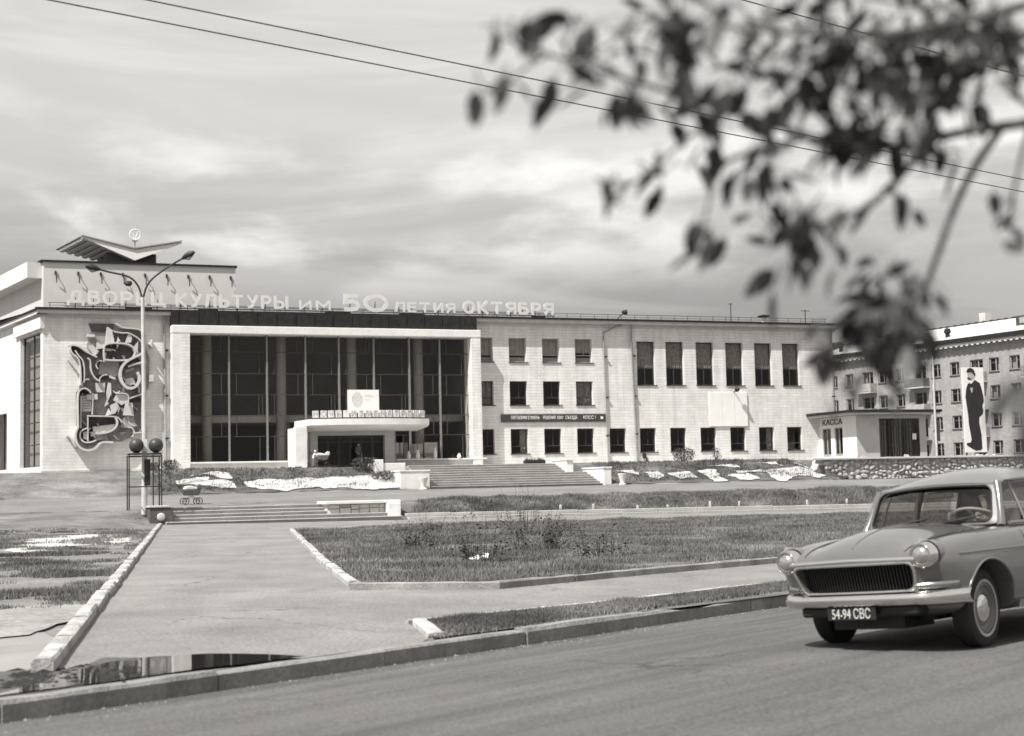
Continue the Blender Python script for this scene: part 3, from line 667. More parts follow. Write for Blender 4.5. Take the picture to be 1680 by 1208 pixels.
# hall interior
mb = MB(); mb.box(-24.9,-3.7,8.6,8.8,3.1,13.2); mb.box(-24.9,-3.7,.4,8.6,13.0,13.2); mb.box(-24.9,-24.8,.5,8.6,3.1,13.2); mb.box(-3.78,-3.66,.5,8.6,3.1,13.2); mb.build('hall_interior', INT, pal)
mb = MB(); mb.box(-24.8,-3.8,-.2,8.6,3.1,3.3); mb.build('hall_floor', M('hall_floor', .2, .5, .1, 1), pal)
mb = MB(); mb.box(-24.8,-3.8,2.6,8.6,6.55,7.05); mb.build('hall_gallery', M('gallery_render', .35, .85, .1, 1), pal)
for x in (-22.3,-17.2,-12.2,-7.3):
    mb = MB(); mb.lathe([(.34,3.3),(.34,13.0)], 18, (x,2.0,0)); mb.build('hall_column', INTL, pal, smooth=40)
# glazing
GY = -.3; us_ = [-23.85,-21.19,-18.65,-16.02,-13.69,-11.23,-8.68,-6.45,-4.33]; zs_ = [12.28,11.15,9.68,8.26,6.84,5.47,3.8]
for i, x in enumerate(us_[1:-1]):
    z0 = 3.8 if not -16.1 < x < -9 else 5.75
    box_part('mullion', M('mullion', .2, .5, .1, 3), pal, x-.05, x+.05, GY-.16, GY+.1, z0, 12.28)
for j in range(1, 6):
    mb = MB()
    if j == 5: mb.box(-23.85,-16.0,GY-.03,GY+.05,zs_[j]-.025,zs_[j]+.025); mb.build('transom', FRAMEG, pal); mb = MB(); mb.box(-9.9,-4.33,GY-.03,GY+.05,zs_[j]-.025,zs_[j]+.025)
    else: mb.box(-23.85,-4.33,GY-.03,GY+.05,zs_[j]-.025,zs_[j]+.025)
    mb.build('transom', FRAMEG, pal)
for j in range(6):
    zt, zb = zs_[j]-.04, zs_[j+1]+.04; cuts = set(us_)
    minor = []
    for i, x in enumerate(us_):
        if i % 2 == (1 if j % 2 == 0 else 0):
            for q in ((-.5,.5) if j % 3 else (-.55,-.3,.5)):
                if us_[0]+.2 < x+q < us_[-1]-.2: minor.append(x+q)
    for x in minor:
        if j == 5 and -16.1 < x < -9.8: continue
        box_part('glazing_bar', MULL, pal, x-.022, x+.022, GY-.03, GY+.04, zb, zt)
    cs = sorted(list(cuts)+minor)
    for a, b in zip(cs, cs[1:]):
        if j == 5 and -16.1 < (a+b)/2 < -9.8: continue
        g = MB(); tw = rng.uniform(-.006,.006); g.quad((a+.04,GY+tw,zb),(b-.04,GY-tw,zb),(b-.04,GY-tw,zt),(a+.04,GY+tw,zt)); g.build('pane', HALLGLASS, pal, recalc=False)
# shop-like things behind the right glazing
for x, z1, m_ in ((-9.4,5.0,GREYP), (-8.3,4.9,GREYP), (-7.2,5.0,GREYP)): box_part('hall_screen', m_, pal, x, x+.95, 1.1, 1.2, 3.3, z1)
# ---- entrance lobby and canopy
mb = MB(); wall_open(mb, (-16.0,-1.0), (1,0), 6.1, 3.2, 5.75, [(.62,5.3,3.3,5.46)], .5); mb.box(-16.0,-15.9,-1.0,.6,3.2,5.75); mb.box(-10.0,-9.9,-1.0,.6,3.2,5.75); mb.box(-16,-9.9,-.95,.6,5.6,5.78)
mb.build('lobby_wall', M('lobby_render', .52, .8, .1, 1.5), pal)
box_part('lobby_back', BLACK, pal, -15.9,-10,1.6,1.7,3.2,5.7)
for k in range(6):
    x = -15.36+k*.78; mb = MB(); mb.box(x,x+.07,-.55,-.47,3.3,5.44); mb.box(x+.7,x+.77,-.55,-.47,3.3,5.44); mb.box(x+.07,x+.7,-.55,-.47,5.3,5.44); mb.box(x+.07,x+.7,-.55,-.47,3.3,3.5); mb.box(x+.07,x+.7,-.55,-.47,5.0,5.06)
    d = mb.build('door', FRAMEG, pal); g = MB(); g.quad((x+.07,-.5,3.5),(x+.7,-.5,3.5),(x+.7,-.5,5.3),(x+.07,-.5,5.3)); g.build('pane', HALLGLASS, d, recalc=False)
    hm = MB(); hx = x+(.6 if k % 2 else .1); hm.tube([(hx,-.62,4.2),(hx,-.62,4.7)], .02, 6); hm.build('handle', MULL, d)
mb = MB(); mb.box(-17.45,-16.65,-3.5,-2.9,3.1,5.95); mb.box(-17.4,-16.75,-2.9,-.9,3.1,5.9); mb.build('canopy_wall', RENDER, pal, bevel=.02)
fe = [(-16.95,-1.0),(-16.55,-3.9)]+[(-16.55+8.15*i/12, -3.9-.75*math.sin(math.pi*i/12)**.8) for i in range(1,12)]+[(-8.4,-3.9),(-7.6,-1.0)]
n = len(fe); mb = MB()
cxm = sum(p[0] for p in fe)/n
inner = [(lerp(x,-12.4,.16), lerp(y,-.9,.55)) for x, y in fe]
vt = [(x,y,6.42) for x,y in fe]; vm = [(x,y,6.02) for x,y in fe]; vi = [(x,y,5.72) for x,y in inner]
mb.add(vt+vm+vi, [(i,i+1,n+i+1,n+i) for i in range(n-1)]+[(n+i,n+i+1,2*n+i+1,2*n+i) for i in range(n-1)]+[tuple(range(n)),tuple(range(2*n,3*n)),(n-1,0,n,2*n-1),(2*n-1,n,2*n,3*n-1)])
cano = mb.build('canopy', RENDER, pal)
# ---- upper block on the roof
UW = .8
vr = Vector(sidept(0,1,0))-Vector(sidept(0,0,0))
mb = MB(); mb.quad((-32.95,UW,13.8),(-20.5,UW,13.8),(-20.5,UW,17.0),(-32.95,UW,17.0)); mb.quad((-20.5,UW,13.8),(-20.5,16,13.8),(-20.5,16,17),(-20.5,UW,17))
xa, ya = -32.95+BX*16, UW+BY*16
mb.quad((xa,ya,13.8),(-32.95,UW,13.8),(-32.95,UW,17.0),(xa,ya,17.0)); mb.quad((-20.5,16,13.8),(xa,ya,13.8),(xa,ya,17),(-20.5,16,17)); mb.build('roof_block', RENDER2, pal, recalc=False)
mb = MB(); mb.add([(-33.1,UW-.14,17.0),(-20.4,UW-.14,17.0),(-20.4,16.2,17),(xa-.2,ya+.2,17),(-33.1,UW-.14,17.12),(-20.4,UW-.14,17.12),(-20.4,16.2,17.12),(xa-.2,ya+.2,17.12)], [(0,1,5,4),(1,2,6,5),(2,3,7,6),(3,0,4,7),(4,5,6,7),(3,2,1,0)]); mb.build('roof_block_coping', FASCIA, pal)
mb = MB(); mb.prism([(-33.0,UW+.3,15.95),(xa,ya,15.95),(xa,ya,16.98),(-33.0,UW+.3,16.98)], (-.95,-.2,0)); mb.build('side_eave', RENDER, pal)
for k in range(9):
    x = -32.2+k*1.42; mb = MB(); mb.tube([(x,UW,16.25),(x,UW-.28,16.22),(x+.05,UW-.3,15.95),(x+.08,UW-.12,15.65)], .035, 6); mb.box(x-.06,x+.06,UW-.1,UW,16.2,16.4); mb.build('wall_hook', DARKM, pal)
# ---- butterfly-roofed pavilion
PVO = (-26.7, 5.0, 17.05)
Z0 = 17.05; tl, tc_, tr_ = (-3.47, 19.5-Z0), (0, 18.72-Z0), (3.2, 19.36-Z0)
fro = [(tl[0],0,tl[1]),(0,0,tc_[1]),(tr_[0],0,tr_[1]),(tr_[0],0,tr_[1]-.1),(0,0,17.95-Z0),(tl[0],0,tl[1]-.1)]
mb = MB(); mb.prism(fro, (BX*.5,BY*.5,0)); pv = mb.build('roof_pavilion', WHITE, pal); pv.location = PVO; pv['label'] = 'butterfly-roofed lantern pavilion with slatted white soffit on the roof'
for nm, a, b in (('left_wing',tl,tc_), ('right_wing',tc_,tr_)):
    mb = MB(); mb.prism([(a[0]-.05,-.1,a[1]+.02),(b[0],-.1,b[1]+.02),(b[0],-.1,b[1]+.1),(a[0]-.05,-.1,a[1]+.1)], (BX*6.4,BY*6.4,0)); mb.build(nm, FASCIA if nm == 'x' else GREYP, pv)
for k in range(6):
    f = k/6; x0 = lerp(tl[0],-.3,f); z0 = lerp(tl[1],tc_[1],f)-.03; x1 = x0+.28; z1 = z0-(tl[1]-tc_[1])*.08
    mb = MB(); mb.prism([(x0,.3,z0),(x1,.3,z1),(x1,.3,z1-.16),(x0,.3,z0-.16)], (BX*5.6,BY*5.6,0)); mb.build('soffit_slat', WHITE if k < 5 else GREYP, pv)
box_part('drum', M('dark_cladding', .06, .7, .2, 2), pv, -1.9, 1.5, .5, 5.2, -.1, 1.45)
mb = MB(); mb.tube([(0,.1,1.6),(0,.1,2.35)], .045, 8); mb.box(-.2,.2,.0,.2,2.25,2.32); st = mb.build('emblem_stem', GREYP, pv)
mb = MB(); mb.tube([(.02+.36*math.cos(i*math.pi/12),.1,2.72+.36*math.sin(i*math.pi/12)) for i in range(25)], .05, 6, cap=False)
mb.tube([(-.2,.1,2.9),(-.05,.1,2.65),(-.05,.1,2.4)], .04, 6); mb.tube([(.22,.1,2.95),(.1,.1,2.62),(.06,.1,2.4)], .04, 6); mb.build('emblem_ring', WHITE, pv, smooth=50)
# ---- roof vents and antennas
def mast(label, u, w, z, h, arms):
    t = fthing('antenna', label, 'antenna', u, w, z); mb = MB(); mb.tube([(0,0,0),(0,0,h)], .035, 6); mb.build('mast', DARKM, t)
    for hh, l in arms:
        mb = MB(); mb.tube([(-l/2,0,hh),(l/2,0,hh)], .025, 5); mb.build('crossbar', DARKM, t)
mast('thin roof mast with short crossbar left of the white vent', 17.4, -.6, 13.85, 1.55, ((1.5,.4),))
mast('thin roof antenna near the right end of the palace roof', 24.0, -.6, 13.85, 1.2, ((1.1,.8),))
t = fthing('roof_vent', 'short white roof vent with dark cap near the right roof end', 'vent', 20.4, -.8, 13.85)
mb = MB(); mb.lathe([(.22,0),(.22,.55)], 12); mb.build('pipe', WHITE, t, smooth=40); mb = MB(); mb.lathe([(0,.78),(.5,.66),(.5,.6),(.2,.55)], 14); mb.build('cap', FASCIA, t, smooth=40)
t = fthing('roof_floodlight', 'small dark floodlight tilted on the roof edge above the downpipes', 'floodlight', 7.9, .3, 13.86)
mb = MB(); mb.tube([(-.5,0,0),(-.25,0,.3),(.1,0,.5)], .04, 6); mb.build('arm', DARKM, t); mb = MB(); mb.lathe([(0,-.2),(.12,-.18),(.2,.15),(.0,.18)], 12, (.1,0,.55), 'x'); mb.build('head', DARKM, t, smooth=50)

# ================================================================== rooftop letters
sg = fthing('rooftop_sign', 'row of large white Cyrillic letters standing on the roof edge', 'sign', 0, .3, 13.95)
ELL = lambda rx, ry, cx, cy: [(cx+rx*math.cos(i*math.pi/10), cy+ry*math.sin(i*math.pi/10)) for i in range(21)]
BOWL = [(.1,.54),(.46,.54),(.6,.48),(.66,.38),(.66,.26),(.6,.15),(.46,.1),(.1,.1)]
GL = {'Д': [[(.02,-.1),(.02,.2),(.92,.2),(.92,-.1)], [(.2,.2),(.34,.9),(.72,.9),(.72,.2)]], 'В': [[(.1,0),(.1,1)], [(.1,.9),(.46,.9),(.58,.83),(.58,.65),(.46,.56),(.1,.56)], BOWL],
 'О': [ELL(.36,.42,.42,.5)], '0': [ELL(.46,.42,.5,.5)], 'Р': [[(.1,0),(.1,1)], [(.1,.9),(.48,.9),(.62,.82),(.66,.7),(.62,.54),(.48,.44),(.1,.44)]], 'Е': [[(.1,0),(.1,1)], [(.1,.9),(.66,.9)], [(.1,.5),(.6,.5)], [(.1,.1),(.66,.1)]],
 'Ц': [[(.1,1),(.1,.12),(.86,.12),(.86,-.12)], [(.64,1),(.64,.12)]], 'К': [[(.1,0),(.1,1)], [(.7,1),(.2,.5),(.74,0)]], 'У': [[(.04,1),(.4,.42)], [(.76,1),(.36,.12),(.08,.1)]], 'Л': [[(.0,.1),(.14,.14),(.26,.9),(.72,.9),(.72,0)]],
 'Ь': [[(.1,0),(.1,1)], BOWL], 'Т': [[(0,.9),(.78,.9)], [(.39,.9),(.39,0)]], 'Ы': [[(.1,0),(.1,1)], BOWL, [(.96,0),(.96,1)]], 'И': [[(.1,0),(.1,1)], [(.1,.12),(.66,.88)], [(.66,0),(.66,1)]], 'М': [[(.1,0),(.1,1)], [(.1,.95),(.45,.35),(.8,.95)], [(.8,0),(.8,1)]],
 '5': [[(.68,.9),(.16,.9),(.14,.52),(.42,.58),(.62,.5),(.68,.34),(.62,.17),(.44,.1),(.08,.1)]], 'Я': [[(.66,0),(.66,1)], [(.66,.9),(.26,.9),(.13,.82),(.1,.7),(.13,.56),(.26,.46),(.66,.46)], [(.36,.46),(.08,0)]], 'Б': [[(.1,0),(.1,1)], [(.1,.9),(.64,.9)], BOWL]}
def glyph(ch, size, x0, sx, z0, th=.2):
    mb = MB()
    for si, st_ in enumerate(GL[ch]):
        P_ = [Vector((x*size*sx, y*size)) for x, y in st_]; n = len(P_); closed = (P_[0]-P_[-1]).length < 1e-4; rows = []
        for i in range(n):
            a = P_[i-1] if i else (P_[-2] if closed else P_[0]-(P_[1]-P_[0])); b = P_[i+1] if i < n-1 else (P_[1] if closed else P_[-1]+(P_[-1]-P_[-2]))
            d1 = (P_[i]-a).normalized(); d2 = (b-P_[i]).normalized(); n1 = Vector((-d1.y,d1.x)); n2 = Vector((-d2.y,d2.x)); m_ = (n1+n2); m_ = m_.normalized()/max(.45, m_.normalized().dot(n1)) if m_.length > .1 else n1
            h = m_*th*size/2; p, q = P_[i]+h, P_[i]-h; dd = .05+.003*si
            rows.append([(x0+p.x,-dd,z0+p.y),(x0+q.x,-dd,z0+q.y),(x0+q.x,dd,z0+q.y),(x0+p.x,dd,z0+p.y),(x0+p.x,-dd,z0+p.y)])
        mb.grid(rows)
        if not closed: k = len(mb.v)-5*n; mb.f += [(k,k+1,k+2,k+3), (len(mb.v)-2,len(mb.v)-3,len(mb.v)-4,len(mb.v)-5)]; mb.mi += [0,0]
    return mb
def word(txt, u0, u1, z0, size, th=.2):
    wds = [max(p[0] for s_ in GL[c] for p in s_)+.12 for c in txt]; tot = sum(wds)+.16*(len(txt)-1); sx = (u1-u0)/(tot*size); x = u0+.1*size*sx
    for c, w_ in zip(txt, wds):
        o = glyph(c, size, x, sx, z0, th).build('letter', OFFW, sg); xm = x+w_*size*sx*.45
        mb = MB(); mb.tube([(xm,.08,-.1),(xm,.08,size*.7)], .02, 5); mb.tube([(xm,.08,size*.6),(xm,.9,-.1)], .018, 5); mb.build('strut', DARKM, o)
        x += (w_+.16)*size*sx
word('ДВОРЕЦ', -31.6, -25.35, .16, .92); word('КУЛЬТУРЫ', -24.75, -17.2, .14, .9); word('ИМ', -16.55, -14.25, .12, .66, .22)
word('50', -13.55, -10.2, .1, 1.18, .24); word('ЛЕТИЯ', -9.75, -5.25, .1, .72, .22); word('ОКТЯБРЯ', -4.7, 2.25, .1, .9, .22)
for k in range(2):
    mb = MB(); mb.box(-31.7,2.4,-.03,.03,.02+k*.14,.06+k*.14); mb.build('base_rail', DARKM, sg)

# ================================================================== canopy letter boxes, poster, banner, panel
cs_ = fthing('canopy_sign', 'row of sixteen pale letter boxes along the front of the canopy', 'sign', 0, 0, 6.42)
for k, ch in enumerate('НОЧЬ ИЗМЕНАТРОШИ'):
    f = (k+.5)/16; x = -16.35+7.75*f; y = -3.55-.75*math.sin(math.pi*f)**.8; ang = -.75*math.pi/7.75*math.cos(math.pi*f)*.7
    mb = MB(); mb.box(-.2,.2,-.07,.07,.1,.56); b = mb.build('letter_box', M('letter_box', .62, .7, .2, 3), cs_, bevel=.01); b.location = (x, y, 0); b.rotation_euler = (0, rng.uniform(-.05,.05), ang)
    if ch != ' ':
        me = text_mesh(ch, .5, .006, M('faded_letter', .34, .8, .1, 3), 0, 'CENTER'); o = obj('letter', me, b); o.location = (0,-.078,.16)
mb = MB(); mb.tube([(-16.4+7.9*i/14, -3.55-.75*math.sin(math.pi*i/14)**.8, .06) for i in range(15)], .035, 6); mb.build('base_rail', DARKM, cs_)
t = fthing('poster_board', 'large white poster board standing on the canopy behind the letters', 'poster board', -12.7, 3.0, 6.42)
box_part('panel', WHITE, t, -1.08, 1.08, -.03, .03, .45, 2.0)
mb = MB(); mb.prism([(-.42+.36*math.cos(a)*(1+.06*math.sin(3*a)), -.036, 1.32+.52*math.sin(a)) for a in [i*math.pi/12 for i in range(24)]], (0,.004,0)); mb.build('faded_print', M('faded_print', .58, .8, .25, 9), t)
for x0, x1, z in ((.1,.62,1.62), (.1,.75,1.5), (.1,.5,1.3)): box_part('text_line', M('faded_print2', .62, .8, .15, 5), t, x0, x1, -.035, -.03, z, z+.06)
for x in (-.9,.9):
    mb = MB(); mb.tube([(x,.06,-.02),(x,.06,1.9)], .03, 6); mb.build('post', DARKM, t)
t = fthing('slogan_banner', 'long dark slogan banner with white lettering between the window rows', 'banner', -1.85, .1, 6.33)
box_part('panel', M('dark_banner', .045, .7, .15, 2), t, 0, 8.17, -.03, .03, 0, .57)
for s_, x, w_ in (('ПРЕТВОРИМ В ЖИЗНЬ', .75, 2.2), ('РЕШЕНИЯ', 3.2, .98), ('XXIV', 4.3, .5), ('СЪЕЗДА', 4.95, .95), ('КПСС !', 6.35, 1.0)):
    me = text_mesh(s_, .34, .006, WHITE, 0); mx_ = max(v.co.x for v in me.vertices)
    for v in me.vertices: v.co.x *= w_/mx_
    o = obj('lettering', me, t); o.location = (x, -.04, .2)
box_part('emblem', WHITE, t, 7.75, 7.95, -.036, -.03, .2, .38)
t = fthing('blank_panel', 'large blank white panel fixed under the tall windows', 'panel', 14.9, .06, 5.9)
box_part('board', WHITE, t, 0, 3.25, -.05, .04, .02, 2.6, bevel=.01)
for x in (1.08, 2.16): box_part('joint_strip', RENDER2, t, x-.01, x+.01, -.054, -.05, .03, 2.59)
t = fthing('loudspeaker', 'small dark horn loudspeaker on the wall above the blank panel', 'loudspeaker', 17.05, .1, 8.5)
mb = MB(); mb.tube([(0,.1,0),(0,-.45,.12)], .04, 6); mb.build('bracket', DARKM, t); mb = MB(); mb.lathe([(.05,-.75),(.12,-.7),(.22,-.45),(0,-.42)][::-1], 12, (0,0,.2), 'y'); mb.build('horn', DARKM, t, smooth=50)
t = fthing('wall_box', 'small dark box fixed low on the wall beside the downpipe', 'box', 9.35, .12, 3.35)
box_part('casing', DARKM, t, -.13, .13, -.1, .1, .25, .62, bevel=.02); box_part('leg', FRAMEG, t, .16, .24, -.06, .06, -.1, .3)
t = fthing('planter_box', 'long low dark planter trough on the terrace beneath the windows', 'planter', -.2, 2.2, 3.25)
box_part('trough', BLACK, t, -.75, .75, -.25, .25, 0, .3, bevel=.02)
mb = MB()
for i in range(160):
    x, y = rng.uniform(-.72,.72), rng.uniform(-.22,.22); a = rng.uniform(0,6.28); h = rng.uniform(.08,.28); mb.add([(x,y,.28),(x+.04*math.cos(a),y+.04*math.sin(a),.28),(x+.06*math.sin(a),y,.28+h)], [(0,1,2)])
mb.build('plants', WEEDM, t, recalc=False)
# white things on the hall sill
for lab, u, h, wd in (('pale vase leaning at the left end of the hall window sill', -9.0, .55, .14), ('white slab-like vase on the hall window sill', -8.35, .6, .16), ('white figurine with a thin neck on the hall window sill', -7.1, .75, .13), ('small pale pot at the far right of the hall window sill', -5.35, .35, .15)):
    t = fthing('vase', lab, 'vase', u, 1.0, 3.8)
    mb = MB(); mb.lathe([(0,0),(wd*.7,0),(wd,h*.3),(wd*.75,h*.65),(wd*.45,h*.8),(wd*.7,h),(wd*.5,h),(0,h*.7)], 12); mb.build('body', WHITE, t, smooth=50)

# ================================================================== abstract wall relief
rl = fthing('wall_relief', 'abstract pale relief sculpture with curling bands on the left wall', 'relief', -29, 0, 8)
RC = M('relief_concrete', .54, .85, .12, 2, bump=.3, bscale=12); RD = M('relief_dark', .08, .85, .3, 2.5)
def rp(zx, zy):
    """sketch point of the relief to local wall coordinates (metres)"""
    px, py = 100+zx/4.83, 520+zy/4.83
    return ((px-115)*.0385-31.33+29, (600-py)*.0415+10.17-8)
def band(pts, th=.13, d=.75, mat=None, close=False, nm='band', d0=0.0):
    th *= .95; P2 = [Vector(rp(*p)) for p in pts]
    # smooth by Chaikin
    for _ in range(2):
        q = [P2[0]] if not close else []
        for a, b in zip(P2, P2[1:]+([P2[0]] if close else [])): q += [a.lerp(b,.25), a.lerp(b,.75)]
        if not close: q.append(P2[-1])
        P2 = q
    n = len(P2); L_, R_ = [], []
    for i in range(n):
        a = P2[i-1] if (i or close) else P2[i]; b = P2[(i+1) % n] if (i < n-1 or close) else P2[i]
        t_ = (b-a).normalized(); nn = Vector((-t_.y, t_.x))*th/2; L_.append(P2[i]+nn); R_.append(P2[i]-nn)
    rows = [[(L_[i].x,-d0,L_[i].y),(L_[i].x,-d,L_[i].y),(R_[i].x,-d,R_[i].y),(R_[i].x,-d0,R_[i].y)] for i in range(n)]
    if close: rows.append(rows[0])
    mb = MB(); mb.grid(rows)
    if not close: mb.f += [(0,1,2,3),(4*(n-1)+3,4*(n-1)+2,4*(n-1)+1,4*(n-1))]; mb.mi += [0,0]
    mb.build(nm, mat or RC, rl, smooth=30)
def slab(pts, d, mat, d0=0.0, nm='slab'):
    mb = MB(); mb.prism([(p.x,-d,p.y) for p in [Vector(rp(*q)) for q in pts]], (0,d-d0,0)); mb.build(nm, mat, rl)
# dark backing panels: shade between the bands is put into the backing's colour
slab([(215,70),(420,70),(470,110),(630,120),(650,200),(700,330),(690,560),(640,600),(630,900),(470,960),(300,960),(205,1000),(130,930),(140,600),(150,350),(75,240),(250,310),(200,230),(240,130)], .12, M('relief_back_shade', .25, .9, .25, 1.5), nm='backing')
slab([(215,68),(415,68),(405,112),(335,135),(240,130)], .2, RD); slab([(60,240),(130,240),(190,280),(275,318),(270,328),(150,290),(100,300),(70,280)], .2, RD)  # dark flat plates set between the bands
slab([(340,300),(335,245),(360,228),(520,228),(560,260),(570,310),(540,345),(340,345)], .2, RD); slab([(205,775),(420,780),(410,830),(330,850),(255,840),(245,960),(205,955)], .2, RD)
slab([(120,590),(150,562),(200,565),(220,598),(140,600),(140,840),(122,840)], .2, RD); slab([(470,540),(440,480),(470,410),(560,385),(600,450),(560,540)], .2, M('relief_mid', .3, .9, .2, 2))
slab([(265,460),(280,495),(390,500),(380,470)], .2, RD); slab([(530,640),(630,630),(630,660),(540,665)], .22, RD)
# bands
band([(330,345),(325,260),(350,225),(440,218),(540,230),(580,280),(560,330),(520,350),(440,352),(340,350)], .1, .8, close=True)
band([(650,290),(560,330),(490,370),(455,430),(458,500),(500,560),(560,565),(600,530),(612,480),(590,440)], .17, .95); band([(660,360),(580,375),(520,400)], .13, .85)
band([(275,330),(190,290),(130,245),(62,238),(75,300),(120,330),(140,360),(150,450),(148,540)], .09, .85); band([(105,280),(130,320),(165,350),(178,420),(175,520)], .08, .8); band([(200,335),(225,350),(225,430),(260,490),(300,510)], .09, .75)
band([(130,850),(125,620),(140,575),(180,560),(215,580),(228,600)], .09, .85); band([(150,860),(152,620)], .07, .7)
band([(130,850),(105,900),(112,970),(150,1015),(205,1030),(262,1015),(295,975),(330,965),(400,970)], .14, .9); band([(200,860),(150,880),(140,930),(175,970),(240,965),(270,950)], .1, .75)
band([(200,770),(300,772),(420,775),(450,790),(470,820)], .08, .8); band([(205,770),(205,960)], .07, .75); band([(420,780),(440,830),(400,880),(330,900),(265,900)], .13, .8)
band([(420,70),(440,80),(480,105),(600,110),(635,130),(645,210)], .08, .8); band([(350,110),(360,100),(390,125),(410,130)], .06, .7); band([(410,135),(480,145),(520,140),(560,160),(600,180),(630,215)], .07, .8)
band([(420,600),(510,600),(525,630),(520,680)], .07, .75); band([(530,640),(600,615),(650,600)], .09, .8); band([(630,630),(632,880)], .06, .7); band([(245,600),(240,760)], .07, .65); band([(560,900),(650,895)], .1, .7)
band([(45,915),(75,935),(100,985),(115,1000)], .1, .7); band([(55,350),(90,385),(125,430)], .07, .5)
# flame shapes and plates
for pl in ([(345,225),(355,105),(395,130),(412,215),(380,222)], [(495,220),(525,140),(550,170),(545,215)], [(270,270),(275,215),(310,235),(345,225),(330,260)], [(555,260),(600,205),(595,300),(575,300)], [(200,250),(240,235),(290,285),(260,320)], [(430,215),(440,175),(460,205)], [(690,230),(715,185),(712,250)]): slab(pl, .72, RC, nm='flame')
for pl, d, m_ in (([(430,605),(510,605),(520,660),(470,690),(400,650)], .6, RC), ([(500,670),(555,670),(565,770),(480,765)], .66, RC), ([(470,800),(500,770),(570,775),(580,858),(465,860)], .5, M('relief_mid', .3)), ([(265,520),(340,520),(340,590),(270,590)], .45, RC), ([(195,610),(280,605),(282,645),(200,650)], .62, RC), ([(155,615),(235,615),(232,735),(160,735)], .4, RC), ([(245,850),(420,830),(400,880),(300,900),(250,890)], .45, RC), ([(270,905),(355,895),(358,950),(275,950)], .42, M('relief_mid', .3)), ([(365,520),(385,525),(388,600),(360,660),(350,600)], .7, RC), ([(340,350),(455,352),(450,470),(380,470),(290,455),(300,370)], .34, M('relief_mid', .3)), ([(500,490),(560,480),(580,520),(540,545),(505,530)], .55, RC), ([(380,690),(430,665),(450,700),(420,750),(350,770),(390,730)], .6, RC), ([(170,890),(205,880),(205,950),(170,940)], .6, RC), ([(560,905),(650,905),(640,960),(560,950)], .4, RC), ([(690,455),(725,455),(725,510),(690,510)], .6, RC)): slab(pl, d, m_, nm='plate')
for k in range(6): 
    y = 625+k*19; slab([(158,y),(228,y-3),(228,y+6),(158,y+9)], .5, RC, nm='fin')

# finer fragments filling the relief
fr_ = random.Random(41)
for i in range(55):
    zx, zy = fr_.uniform(150,640), fr_.uniform(140,960)
    if zx < 230 and 400 < zy < 560: continue
    k = fr_.random(); sz = fr_.uniform(14,38); a = fr_.choice((0,0,.3,-.4,1.57,.8)); c_, s_ = math.cos(a), math.sin(a)
    if k < .5: pl = [(-1,-.35),(1,-.2),(.9,.35),(-1,.3)]
    elif k < .8: pl = [(-.6,-1),(.5,-.7),(.2,1)]
    else: pl = [(-.9,-.15),(.9,-.15),(.9,.15),(-.9,.15)]
    slab([(zx+sz*(x*c_-y*s_), zy+sz*(x*s_+y*c_)) for x, y in pl], fr_.uniform(.25,.7), RC if fr_.random() < .7 else M('relief_mid', .3), nm='fragment')
for i in range(10):
    zx, zy = fr_.uniform(180,600), fr_.uniform(200,920); sz = fr_.uniform(25,60); a0 = fr_.uniform(0,6.28); da = fr_.uniform(1.2,3.2)
    band([(zx+sz*math.cos(a0+da*j/6), zy+sz*math.sin(a0+da*j/6)) for j in range(7)], .07, fr_.uniform(.5,.8))
# ================================================================== ticket office wing
ka = fthing('ticket_office', 'low white ticket office with flat dark roof at the right end of the palace', 'kiosk', 24.5, 0, 3.1)
mb = MB(); wall_open(mb, (0,0), (0,-1), 5.0, 0, 3.35, [(.35,1.55,.35,2.55), (2.05,3.15,.35,2.55)], .2); mb.build('left_wall', WHITE, ka)
mb = MB(); wall_open(mb, (0,-5.0), (1,0), 6.2, 0, 3.35, [(2.0,5.6,.15,3.1)], .2); mb.quad((6.2,-5,0),(6.2,0,0),(6.2,0,3.35),(6.2,-5,3.35)); mb.build('front_wall', M('kiosk_shaded_render', .5, .8, .1, 1), ka)  # canopy shade put into the front wall's greyer colour
mb = MB(); mb.box(.3,6.1,-1.2,-1.0,0,3.3); mb.box(.2,6.1,-4.8,-.2,-.05,.02); mb.build('interior', INT, ka)
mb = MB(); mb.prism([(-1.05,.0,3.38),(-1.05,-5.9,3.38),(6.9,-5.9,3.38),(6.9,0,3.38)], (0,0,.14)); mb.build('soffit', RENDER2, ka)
mb = MB(); mb.prism([(-1.15,.0,3.52),(-1.15,-6.0,3.52),(7.0,-6.0,3.52),(7.0,0,3.52)], (0,0,.2)); mb.build('roof', FASCIA, ka)
for y0, y1 in ((.35,1.55), (2.05,3.15)):
    mb = MB()
    for a in (y0, (y0+y1)/2-.04, y1-.08): mb.box(.06,.14,-a-.08,-a,.35,2.55)
    mb.box(.06,.14,-y1,-y0,2.47,2.55); mb.box(.06,.14,-y1,-y0,.35,.55); d = mb.build('door', FRAMEW, ka)
    g = MB(); g.quad((.1,-y0,.5),(.1,-y1,.5),(.1,-y1,2.5),(.1,-y0,2.5)); g.build('pane', GLASS, d, recalc=False)
me = text_mesh('КАССА', .62, .02, M('faded_black_letters', .06, .7, .1, 3), 0); mx_ = max(v.co.x for v in me.vertices)
for v in me.vertices: v.co = (v.co.y-.03, -v.co.x*2.75/mx_, v.co.z)
o = obj('lettering', me, ka); o.location = (0, -.45, 2.78)
for k in range(9):
    x = 2.0+k*.45; box_part('glazing_bar', MULL, ka, x-.03, x+.03, -4.96, -4.86, .15, 3.1)
for k in range(8):
    x = 2.0+k*.45; g = MB(); g.quad((x+.03,-4.9,.15),(x+.42,-4.9,.15),(x+.42,-4.9,3.1),(x+.03,-4.9,3.1)); g.build('pane', GLASS, ka, recalc=False)
